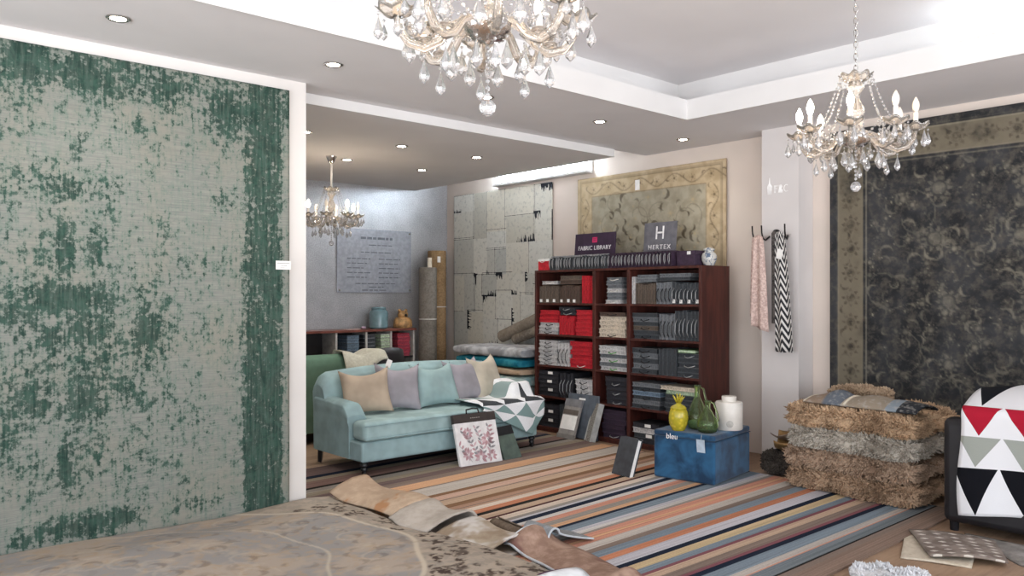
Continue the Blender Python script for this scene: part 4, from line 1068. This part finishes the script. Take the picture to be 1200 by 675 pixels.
for k in range(7):
    a = 2*PI*k/7; mb.tube([(.012*math.cos(a), .012*math.sin(a), .225), (.03*math.cos(a), .03*math.sin(a), .255), (.05*math.cos(a), .05*math.sin(a), .275+.015*(k % 2))], [.010, .009, .002], 6)
for k in range(4): mb.tube([(0, 0, .23), (.012*math.cos(k*1.6), .012*math.sin(k*1.6), .265), (.018*math.cos(k*1.6), .018*math.sin(k*1.6), .30)], [.010, .008, .002], 6)
mb.build('leaf_crown', ycer, lid, smooth=True)
ggl = glass('green bottle glass', '#d8f0b4', .0, 1.3); ggl.node_tree.nodes['Principled BSDF'].inputs['Transmission Weight'].default_value = .94
def bottle(label, x, y, r_, h, twist=0):
    t = thing('glass_bottle', label, 'bottle', (x, y, ztop), 0, 'green glass bottles')
    out = [(r_*.55, .0), (r_*.85, .012), (r_, h*.22), (r_*.9, h*.38), (r_*.55, h*.58), (r_*.26, h*.74), (.021, h*.86), (.021, h*.94), (.03, h*.97), (.03, h)]
    inn_ = [(a-.005, max(b, .008)) for a, b in reversed(out)]
    MB().lathe(out+inn_, 30).build('body', ggl, t, smooth=True)
    MB().tube([(.022, 0, h*.95), (.05, 0, h*.92), (r_*.85, 0, h*.62), (r_*.98, 0, h*.36)], .0075, 8).build('handle', ggl, t, smooth=True)
    t.rotation_euler[2] = twist
bottle('taller green glass bottle standing behind on the ottoman', 5.50, 3.89, .088, .36, -.9)
bottle('shorter green glass bottle in front with a slanted handle', 5.42, 3.735, .088, .255, -.9)
t = thing('canister', 'round white ceramic canister with a lid on the ottoman', 'canister', (5.70, 3.72, ztop)); wc = plain('white ceramic', '#dedad2', .25, var=.02)
MB().lathe([(.105, 0), (.11, .006), (.11, .215), (.104, .225), (.09, .228)], 36).build('body', wc, t, smooth='auto')
ld = MB().lathe([(.058, .228), (.06, .262), (.056, .27), (.002, .272)], 30).build('lid', wc, t, smooth='auto')
Md = Vector((-.80, -.6, 0)).normalized()
MB().lathe([(.026, .0), (.028, .003), (.022, .004), (.02, .002), (.001, .0025)], 22, tuple(Md*.1085+Vector((0, 0, .055))), axis=Md).build('badge', plain('grey raised badge', '#b5b2ab', .35), t, smooth='auto')
t = thing('sample_book', 'black covered book with white pages leaning on the ottoman', 'sample book', (5.06, 4.33, .014)); t.rotation_euler = (0, R(20), R(-22)+.3)
MB().bb(.0, .035, -.10, .10, 0, .31).build('pages', M['paper'], t, bevel=.002); MB().bb(.035, .05, -.10, .102, 0, .33).bb(-.01, .0, -.10, .102, 0, .32).build('cover', M['char'], t, bevel=.002)

# ------------------------------------------------------------------ shag rug stack
def slab_pt(a, b, W, L, h):
    return a, b
def shag(name, label, loc, size, rz, cols, n, ln=.034, cat='rug', group=None, fold=True, seed=1):
    """folded shaggy rug: rounded slab covered with tufts, one mesh"""
    m = base_mat('shag '+label[:18], .9, 0, .15); q = NT(m); nn = q.noise(None, 7, 3); n2 = q.noise(None, 90, 2)
    q.color(q.mix((nn*.5+n2*.5).smooth(.38, .62), cols[0], cols[1]))
    W, L, h = size; mb = MB(); rd = random.Random(seed)
    def surf(u, v):          # u around the vertical section loop, v along the length
        a = 2*PI*u; c, s = math.cos(a), math.sin(a)
        x = W/2*math.copysign(abs(c)**.28, c); z = h/2+h/2*math.copysign(abs(s)**.45, s)
        e = abs(2*v-1)**14; y = (v-.5)*L
        k = (1-.35*e)
        wv = .006*math.sin(9*v+seed)+.005*math.sin(17*v+2*seed)
        return Vector((x*(1-.05*e)+wv, y, h/2+(z-h/2)*k+wv))
    mb.grid(surf, 36, 30)
    for v in (0, 1): mb.add([surf(i/36, v) for i in range(36)], [tuple(range(36))])
    for i in range(n):
        end = rd.random()
        if end < .28:         # tufts on the end caps
            v = rd.choice([0, 0, 1]); p0 = surf(rd.random(), v); f = rd.random()**.5; p = Vector((p0.x*f, p0.y, h/2+(p0.z-h/2)*f)); nrm = Vector((0, -1 if v == 0 else 1, .1))
        else:
            u, v = rd.random(), rd.random(); p = surf(u, v); a_ = 2*PI*u
            q1 = surf(u+.004, v)-surf(u-.004, v); nrm = Vector((q1.z, 0, -q1.x))
            if nrm.dot(Vector((p.x, 0, p.z-h/2))) < 0: nrm = -nrm
            if nrm.length < 1e-6: continue
        nrm.normalize()
        d = (nrm+Vector((rd.uniform(-.7, .7), rd.uniform(-.7, .7), rd.uniform(-.75, .3)))).normalized()*ln*rd.uniform(.6, 1.15)
        s1 = d.orthogonal().normalized()*.0078; s2 = d.cross(s1).normalized()*.0078
        if p.z+d.z < .002: d.z = .002-p.z
        mid = p+d*.6+Vector((0, 0, -.002))
        mb.add([p+s1, p-s1*.5+s2*.9, p-s1*.5-s2*.9, mid+s1*.9, mid-s1*.45+s2*.8, mid-s1*.45-s2*.8, p+d], [(0, 1, 4, 3), (1, 2, 5, 4), (2, 0, 3, 5), (3, 4, 6), (4, 5, 6), (5, 3, 6)])
    o = mb.build(name, m, loc=loc); o.rotation_euler = (0, 0, rz); tag(o, label, cat, group); return o
SH = [('lowest tan shag rug of the folded stack by the black chair', ('#7d6652', '#bda186'), .015), ('second lowest brown shag rug of the folded stack', ('#846e5c', '#bfa68f'), .172), ('greyish cream shag rug, third from the bottom of the stack', ('#8d8579', '#c9c2b6'), .329), ('golden tan shag rug on top of the folded stack', ('#8c735b', '#cfb292'), .486)]
for i, (lb, cc, zz) in enumerate(SH):
    shag('shag_rug', lb, (6.17+.012*(i % 2), 2.765+(.012 if i % 2 else -.012), zz), (.80-.02*(i == 3), .95-.03*(i == 2), .152), -.06, cc, 5200, .05, seed=i+2, group='folded shag rugs in the stack')
shag('shag_rug', 'small folded beige shag rug lying at the back on top of the stack', (6.40, 2.95, .655), (.26, .40, .10), -.1, ('#8f7a64', '#b8a289'), 1800, .025, seed=9)
shag('shag_rug', 'dark brown shag rug folded on the floor between ottoman and stack', (6.30, 3.47, .014), (.5, .32, .16), -.05, ('#2f2a27', '#575049'), 2600, .03, seed=12)
t = thing('folded_rug', 'thin grey and cream rug folded loosely on the shag stack', 'rug', (5.95, 2.78, .655), -.06)
def fr(u, v):
    y = .36-.86*u; b = .045*math.exp(-((u-.25)/.10)**2)+.03*math.exp(-((u-.62)/.2)**2)+.02*abs(math.sin(9*u))
    return (-.12+.34*v, y, .012+b*math.sin(PI*v)**.7+.03*math.sin(PI*v))
pm = base_mat('folded rug stripe', .9); q = NT(pm); u_, v_, _ = q.coord('UV'); n = q.noise(None, 30, 3)
c = q.mix(u_.smooth(.16, .2), '#8d7a68', '#5c646e'); c = q.mix(u_.gt(.35), c, '#aba193'); c = q.mix(u_.gt(.40), c, '#8f8373'); c = q.mix(u_.gt(.74), c, '#828d96'); c = q.mix(u_.gt(.84), c, '#22262c')
q.color(q.mix(n.smooth(.5, .65)*.4, c, '#b0aca6'))
MB().grid(fr, 40, 14).build('pile', pm, t, smooth=True, solid=.012, off=1)
MB().tube([tuple(Vector(fr(.38, v/14))+Vector((0, 0, .014))) for v in range(15)], .009, 6).build('bound_edge', M['cream'], t, smooth=True)
MB().tube([tuple(Vector(fr(0, v/14))+Vector((0, 0, .008))) for v in range(15)], .009, 6).build('bound_edge', M['cream'], t, smooth=True)
def hide(label, loc, rz, m, A_):
    def f(u, v): return (.34*(u-.5)*(1+.3*math.sin(PI*v)), .36*(v-.5), .03+A_*(abs(u-.45)*2)**2+.02*math.sin(6*v))
    o = MB().grid(f, 16, 14).build('leather_hide', m, smooth=True, solid=.006, loc=loc, off=1); o.rotation_euler = (0, 0, rz); tag(o, label, 'hide')
hide('golden tan hide curling over the dark shag rug behind the ottoman', (6.27, 3.42, .185), .4, plain('tan hide', '#97774c', .6, var=.2), .10)
hide('brown grey hide lying on top of the tan one by the pier', (6.36, 3.45, .245), -.2, plain('brown hide', '#7b6a5c', .6, var=.2), .06)
# ------------------------------------------------------------------ black armchair and its throw
t = thing('armchair', 'black leather armchair at the right edge under a triangle throw', 'armchair', (5.85, 1.54, 0))
MB().bb(-.385, -.25, -.46, .455, .055, .72).build('arm', bl, t, bevel=.045, bseg=4, smooth='auto'); MB().bb(.26, .40, -.46, .455, .055, .72).build('arm', bl, t, bevel=.045, bseg=4, smooth='auto')
MB().bb(-.245, .255, -.46, .44, .06, .30).build('base', bl, t, bevel=.03, bseg=3, smooth='auto'); MB().bb(-.24, .25, -.24, .46, .305, .47).build('seat_cushion', bl, t, bevel=.05, bseg=4, smooth='auto')
MB().bb(-.245, .255, -.46, -.25, .305, .86).build('back', bl, t, bevel=.06, bseg=4, smooth='auto')
for x_ in (-.33, .34):
    for y_ in (-.40, .40): MB().tube([(x_, y_, .07), (x_, y_, 0)], [.03, .026], 10).build('leg', blackleg, t)
cm = base_mat('red grey black triangle throw', .9, 0, .1); q = NT(cm); u_, v_, _ = q.coord('UV')
# rows over the cloth length: black, grey, red, then pale top with black
bnd = [-.01, .317, .528, .74, 1.01]; fv = None
for i in range(4):
    k = v_.gt(bnd[i])*v_.lt(bnd[i+1])*((v_-bnd[i])/(bnd[i+1]-bnd[i])); fv = k if fv is None else fv+k
uu = (u_*3.4+.10).frac(); mask = ((uu-.5).abs()*2.0+(1-fv)).lt(.96)
c = q.mix(v_.gt(bnd[1]), '#15161b', '#9ba099'); c = q.mix(v_.gt(bnd[2]), c, '#a51f33'); c = q.mix(v_.gt(bnd[3]), c, '#1b1d22')
mask0 = q.mix(mask, '#e2e3e6', c)
q.color(mask0); q.bump(q.noise(None, 160, 2), .3, .003)
def ath(u, v):
    y = 1.885-.86*u+.012*math.sin(8*v)
    if v < .66:
        f = v/.66; z = .12+.05*math.sin(3*u)*(1-f)-.12*u*(1-f)*0+(.745-.12)*f; x = 5.452-.018*math.sin(7*u+1)*(1-f)-.012*math.sin(13*u)*(1-f)
    elif v < .74: f = (v-.66)/.08; a = PI/2*f; x = 5.452+.05*(1-math.cos(a)); z = .745+.05*math.sin(a)
    else: f = (v-.74)/.26; x = 5.502+.42*f; z = .795+.15*math.sin(PI/2*f)*(.55+.45*min(1, u*1.8))
    return (x, y, z)
o = MB().grid(ath, 34, 44).build('throw_blanket', cm, smooth=True, solid=.008, off=1); tag(o, 'white throw with red, grey and black triangles over the black armchair', 'blanket')
# ------------------------------------------------------------------ small mats by the chair
def mat_sheet(name, label, pts, m, z=.014, th=.01, cat='rug', lift=None):
    (a, b, c, d) = [Vector((*p, 0)) for p in pts]
    def f(u, v):
        p = a.lerp(b, u).lerp(d.lerp(c, u), v); return (p.x, p.y, z+(lift(u, v) if lift else 0)+.003*math.sin(6*u+4*v))
    o = MB().grid(f, 20, 16).build(name, m, smooth=True, solid=th, off=1); tag(o, label, cat); return o
dm = base_mat('diamond weave', .9); q = NT(dm); u_, v_, _ = q.coord('UV'); a = (u_*6.5).frac(); b_ = (v_*5.0); b2 = (b_.frac()-.5).abs(); a2 = ((u_*6.5+(b_.floor()*.5)).frac()-.5).abs()
q.color(q.mix((a2*1.6+b2).lt(.3), q.mix(q.noise(None, 12, 2).smooth(.4, .6), '#6d6058', '#857970'), '#c9c2b8'))
mat_sheet('floor_mat', 'pale cream sample mat under the diamond patterned one', [(5.20, 2.115), (4.68, 1.93), (4.80, 1.60), (5.34, 1.74)], weave('cream mat', '#b9ad9a', '#cbc1b0', 40), .002, .008)
mat_sheet('floor_mat', 'grey brown sample mat with pale diamonds folded on the cream mat', [(5.22, 2.10), (4.76, 1.80), (4.96, 1.47), (5.36, 1.66)], dm, .016, .012, lift=lambda u, v: .012*math.sin(PI*v)+.01*u)
mat_sheet('floor_mat', 'mottled grey flat rug on the floor before the black armchair', [(5.46, 1.86), (5.05, 1.44), (4.9, .7), (5.42, .7)], weave('mottled grey rug', '#77736f', '#9a9590', 10, '#5f5a56'), .002, .008)
shag('shag_rug', 'small white fluffy sample rug cut by the bottom edge', (4.25, 1.80, .002), (.28, .34, .035), .5, ('#b7b8ba', '#dcdde0'), 2600, .03, seed=21)
# ------------------------------------------------------------------ pier: coat hooks, scarves, decal
t = thing('coat_rack', 'black iron coat rack with curved hooks on the grey pier', 'coat rack', (6.535, 3.76, 2.03))
MB().bb(-.005, .012, -.12, .15, -.012, .012).build('back_plate', plain('grey painted rail', '#bdb7b4'), t, bevel=.004)
for y_ in (.19, .10, -.12):
    MB().tube([(0, y_*.8, 0), (-.05, y_*.95, -.035), (-.085, y_, -.02), (-.10, y_*1.02, .03), (-.105, y_*1.03, .095)], [.008, .008, .0075, .007, .007], 8).build('hook', M['iron'], t, smooth=True)
MB().ball((-.03, -.0, .035), .032, 8, sz=.7).build('knob', M['iron'], t, smooth=True)
def hang(name, label, m, x, y0, w0, w1, z0, z1, ph, fold=.018, sh=0.0, hem=0.0):
    def f(u, v):
        k = v**.6; w_ = w0+(w1-w0)*k
        return (x-fold*math.cos(u*9+ph)*k-.02*(1-k), y0-sh*v+(.5-u)*w_, z0+(z1+hem*(u-.5)-z0)*v+.02*(1-v)*math.sin(PI*u))
    o = MB().grid(f, 30, 24).build(name, m, smooth=True, solid=.006, off=0); tag(o, label, 'scarf'); return o
pk = base_mat('dusty pink knit', .95); q = NT(pk); x, y, z = q.coord(); n = q.noise(None, 45, 3, .7); q.color(q.mix(n.smooth(.42, .62), '#b39a92', '#d3bdb4')); q.bump(n, .3, .004)
hang('scarf', 'dusty pink knitted scarf, front fold on the left hook', pk, 6.42, 3.875, .08, .16, 2.02, 1.20, .4, hem=-.06)
hang('scarf', 'paler pink scarf tail hanging behind the front fold', pk, 6.455, 3.93, .06, .12, 2.01, 1.31, 1.4)
hb = base_mat('black and white herringbone', .9); q = NT(hb); u_, v_, _ = q.coord('UV')
zig = ((u_*2.0).frac()-.5).abs()*.16; st = ((v_+zig)*15.0).frac().lt(.46); q.color(q.mix(st, '#232327', '#cbc8c4'))
hang('scarf', 'black and white herringbone scarf hanging on the right hook', hb, 6.43, 3.675, .08, .17, 2.04, 1.00, 2.0, .022, .03)
hang('scarf', 'darker speckled end of cloth behind the herringbone scarf', weave('speckled cloth', '#2b2a2d', '#6b6663', 60), 6.47, 3.745, .06, .09, 2.05, 1.25, 3, .012)
MB_t = MB().box((6.395, 3.665, 1.86), (.003, .055, .085), 0, 0, Euler((.25, -.1, 0)).to_matrix().to_4x4()).build('price_tag', M['paper']); tag(MB_t, 'white paper tag pinned on the herringbone scarf', 'tag')
t = thing('wall_marks', 'small white letter-like decal high on the grey pier', 'marks', (6.548, 3.765, 2.46)); dw = plain('white decal', '#f1efec', .6)
mb = MB(); Mf = frame((-.001, 0, 0), (0, -1, 0), (0, 0, 1))  # flat white letter-like shapes set just proud of the pier face
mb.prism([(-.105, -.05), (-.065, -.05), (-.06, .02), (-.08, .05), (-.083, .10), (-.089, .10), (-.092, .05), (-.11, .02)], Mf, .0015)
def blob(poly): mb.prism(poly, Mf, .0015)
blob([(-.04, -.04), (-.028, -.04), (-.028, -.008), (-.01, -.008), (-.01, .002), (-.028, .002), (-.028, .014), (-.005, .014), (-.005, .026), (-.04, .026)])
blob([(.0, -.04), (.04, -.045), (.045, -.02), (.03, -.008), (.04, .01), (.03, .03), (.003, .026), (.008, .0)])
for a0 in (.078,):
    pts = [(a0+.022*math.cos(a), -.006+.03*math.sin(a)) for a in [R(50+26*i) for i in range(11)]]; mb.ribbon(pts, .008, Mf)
mb.build('mark_shapes', dw, t)

# ------------------------------------------------------------------ alcove: sideboard load, jar, poster, tall rolls, rug stack
random.seed(5)
for (xa, xb, c, c2, nm) in [(4.98, 5.17, 'blue', 'charcoal', 'blue'), (5.22, 5.41, 'charcoal', 'grey', 'charcoal'), (5.47, 5.66, 'green', 'white', 'green and white'), (5.72, 5.93, 'pink', 'red', 'pink red')]:
    for i in range(6):
        w_ = xb-xa-.02
        cc = c if i % 2 == 0 else c2
        o = MB().bb(-w_/2, w_/2, 0, .25, 0, .005).bb(-w_/2, w_/2, 0, .25, .042, .047).bb(-w_/2+.004, w_/2-.004, .005, .245, .005, .042, 1).build('sample_book', [BM[cc], page_m[c]], loc=((xa+xb)/2+random.uniform(-.008, .008), 8.63, .7215+.0485*i))
        tag(o, f'{ORD[5-i]} sample book from the top in the {nm} stack on the sideboard', 'sample book', 'sample books in the sideboard')
t = thing('storage_jar', 'blue grey glazed lidded jar on the sideboard', 'jar', (5.55, 8.80, 1.075)); bj = plain('blue grey glaze', '#6f8b92', .15, var=.05)
MB().lathe([(.10, 0), (.118, .012), (.122, .19), (.112, .225), (.09, .238)], 32).build('body', bj, t, smooth='auto'); MB().lathe([(.092, .238), (.096, .262), (.088, .275), (.002, .28)], 28).build('lid', bj, t, smooth='auto')
t = thing('carved_ornament', 'carved pale wood bear like ornament next to the blue grey jar', 'ornament', (5.92, 8.80, 1.075)); wd = plain('carved pale wood', '#b08a5c', .6, var=.25, scale=14)
mb = MB(); mb.lathe([(.115, 0), (.125, .02), (.12, .10), (.09, .135), (.02, .14)], 16).ball((0, 0, .17), .07, 10, sz=.8)
mb.build('body', wd, t, smooth='auto')
for s in (-1, 1): MB().ball((s*.05, 0, .225), .022, 8).build('ear', wd, t, smooth=True)
MB().ball((0, -.07, .165), .018, 8).build('nose', M['black'], t, smooth=True)
o = MB().ball((5.28, 8.72, 1.094), .035, 8, sz=.5).build('soap_dish', plain('lilac glaze', '#b49aac', .3), smooth=True); tag(o, 'small lilac dish on the sideboard beside the jar', 'dish')
o = MB().bb(5.0, 5.2, 8.66, 8.72, 1.0755, 1.083).build('paper_slip', plain('pinkish paper', '#c9b2ae', .8)); tag(o, 'flat pale slip of paper along the sideboard top', 'paper')
t = thing('wall_plaque', 'pale text plaque with blurred grey lines on the silver wall', 'plaque', (5.615, 8.985, 1.945)); pq = base_mat('frosted acrylic', .25, .25); q = NT(pq); q.color(q.mix(q.noise(None, 20, 3).smooth(.3, .7), '#a0a4ae', '#b2b6bf'))
MB().bb(-.56, .56, -.008, .008, -.41, .41).build('panel', pq, t, bevel=.002)
mb = MB(); random.seed(9)
def ln_(x0, x1, z_, h_=.012):
    x_ = x0
    while x_ < x1: w_ = random.uniform(.04, .12); mb.bb(x_, min(x_+w_, x1), -.0105, -.008, z_, z_+h_); x_ += w_+.018
ln_(-.22, .26, .28, .03)
ln_(-.1, .25, .20); ln_(-.22, .25, .105)
for k in range(5): ln_(-.42, -.08-.05*(k % 3), .02-.06*k); ln_(.05, .38-.03*(k % 2), .02-.06*k)
ln_(-.3, .3, -.30); ln_(-.1, .12, -.345); ln_(-.2, .16, -.385)
mb.build('printed_lines', plain('grey print lines', '#5f636c'), t)
for s in (-1, 1):
    for z_ in (-.38, .38): MB().lathe([(.012, 0), (.012, .008), (.001, .009)], 12, (s*.53, -.008, z_), axis=(0, -1, 0)).build('standoff', M['steel'], t)
def troll(label, x, y, r_, h, m, core=False, lean=(0, 0)):
    t = thing('carpet_roll', label, 'carpet roll', (x, y, 0)); t.rotation_euler = (lean[0], lean[1], 0)
    mb = MB(); prof = [(r_*.97, 0), (r_, .02), (r_*1.0, h*.3), (r_*.985, h*.62), (r_*1.0, h*.66), (r_, h-.02), (r_*.96, h), (r_*.5, h-.004), (r_*.3, h-.02)]
    mb.lathe(prof, 28).build('roll', m, t, smooth='auto')
    MB().lathe([(r_*1.0, h*.637), (r_*1.02, h*.64), (r_*1.0, h*.643)], 28).build('tie_cord', M['cord'], t, smooth=True)
    if core: MB().tube([(.03, 0, h-.05), (.03, 0, h+.13)], .03, 14).build('cardboard_core', M['cream'], t, smooth='auto')
    else: MB().box((-.06, -r_*1.01, h-.12), (.05, .004, .08)).build('paper_label', M['paper'], t)
troll('shorter grey carpet roll with a pale core standing in the corner', 6.12, 8.52, .118, 1.86, weave('grey roll back', '#6a655e', '#817b73', 40), True)
troll('taller tan carpet roll with a white label in the corner', 6.46, 8.78, .125, 2.10, weave('tan roll back', '#7f674a', '#9b8060', 40))
def slab(label, x, y, W, L, z, h, m, rz=0, seed=0):
    mb = MB()
    def f(u, v):
        a = 2*PI*u; c_, s_ = math.cos(a), math.sin(a); e = abs(2*v-1)**12
        return (W/2*math.copysign(abs(c_)**.3, c_)+.01*math.sin(8*v+seed), (v-.5)*L, h/2+h/2*math.copysign(abs(s_)**.5, s_)*(1-.3*e)+.006*math.sin(7*v+seed)*max(0, s_))
    mb.grid(f, 28, 22)
    for v in (0, 1): mb.add([f(i/28, v) for i in range(28)], [tuple(range(28))])
    o = mb.build('folded_rug', m, smooth='auto', loc=(x, y, z)); o.rotation_euler = (0, 0, rz); tag(o, label, 'rug', 'folded rugs stacked behind the blue sofa'); return o
lay = [('lowest brown folded rug of the stack behind the sofa', '#5b5048', '#74675c', .16), ('grey folded rug second from the floor behind the sofa', '#77797a', '#8f9192', .15), ('pale blue and white folded rug low behind the cushions', '#a9bcc0', '#d0d6d4', .14), ('teal and white folded rug below the peach one', '#8fb0b2', '#c9d6d3', .13), ('peach folded rug in the middle of the stack', '#b9a189', '#c9b49c', .08), ('bright teal folded rug under the silver one', '#1f6f86', '#3f93a3', .11), ('silver grey folded rug on top of the stack behind the sofa', '#8f9093', '#c3c5c8', .12)]
zz = .0
for i, (lb, c1, c2, h) in enumerate(lay):
    slab(lb, 6.33+.02*(i % 2), 7.22, .66, 1.22-.03*(i % 3), zz+.002, h, weave('stack rug %s' % c1, c1, c2, 8, '#2f6f7a' if i == 5 else None), .02*(-1)**i, i); zz += h+.002
for lb, p0, p1, c1, r_ in [('upper grey brown flattened rug roll slanting behind the bookcase', (6.62, 6.56, 1.36), (6.62, 7.62, .98), '#7d7265', .075), ('lower dark edged rug roll slanting behind the bookcase', (6.60, 6.56, 1.20), (6.60, 7.35, .955), '#6a625a', .06)]:
    o = MB().tube([tuple(Vector(p0).lerp(Vector(p1), i/8)) for i in range(9)], r_, 16).build('rug_roll', weave('slanted roll '+c1, c1, '#8f8578', 30), smooth='auto'); tag(o, lb, 'rug')
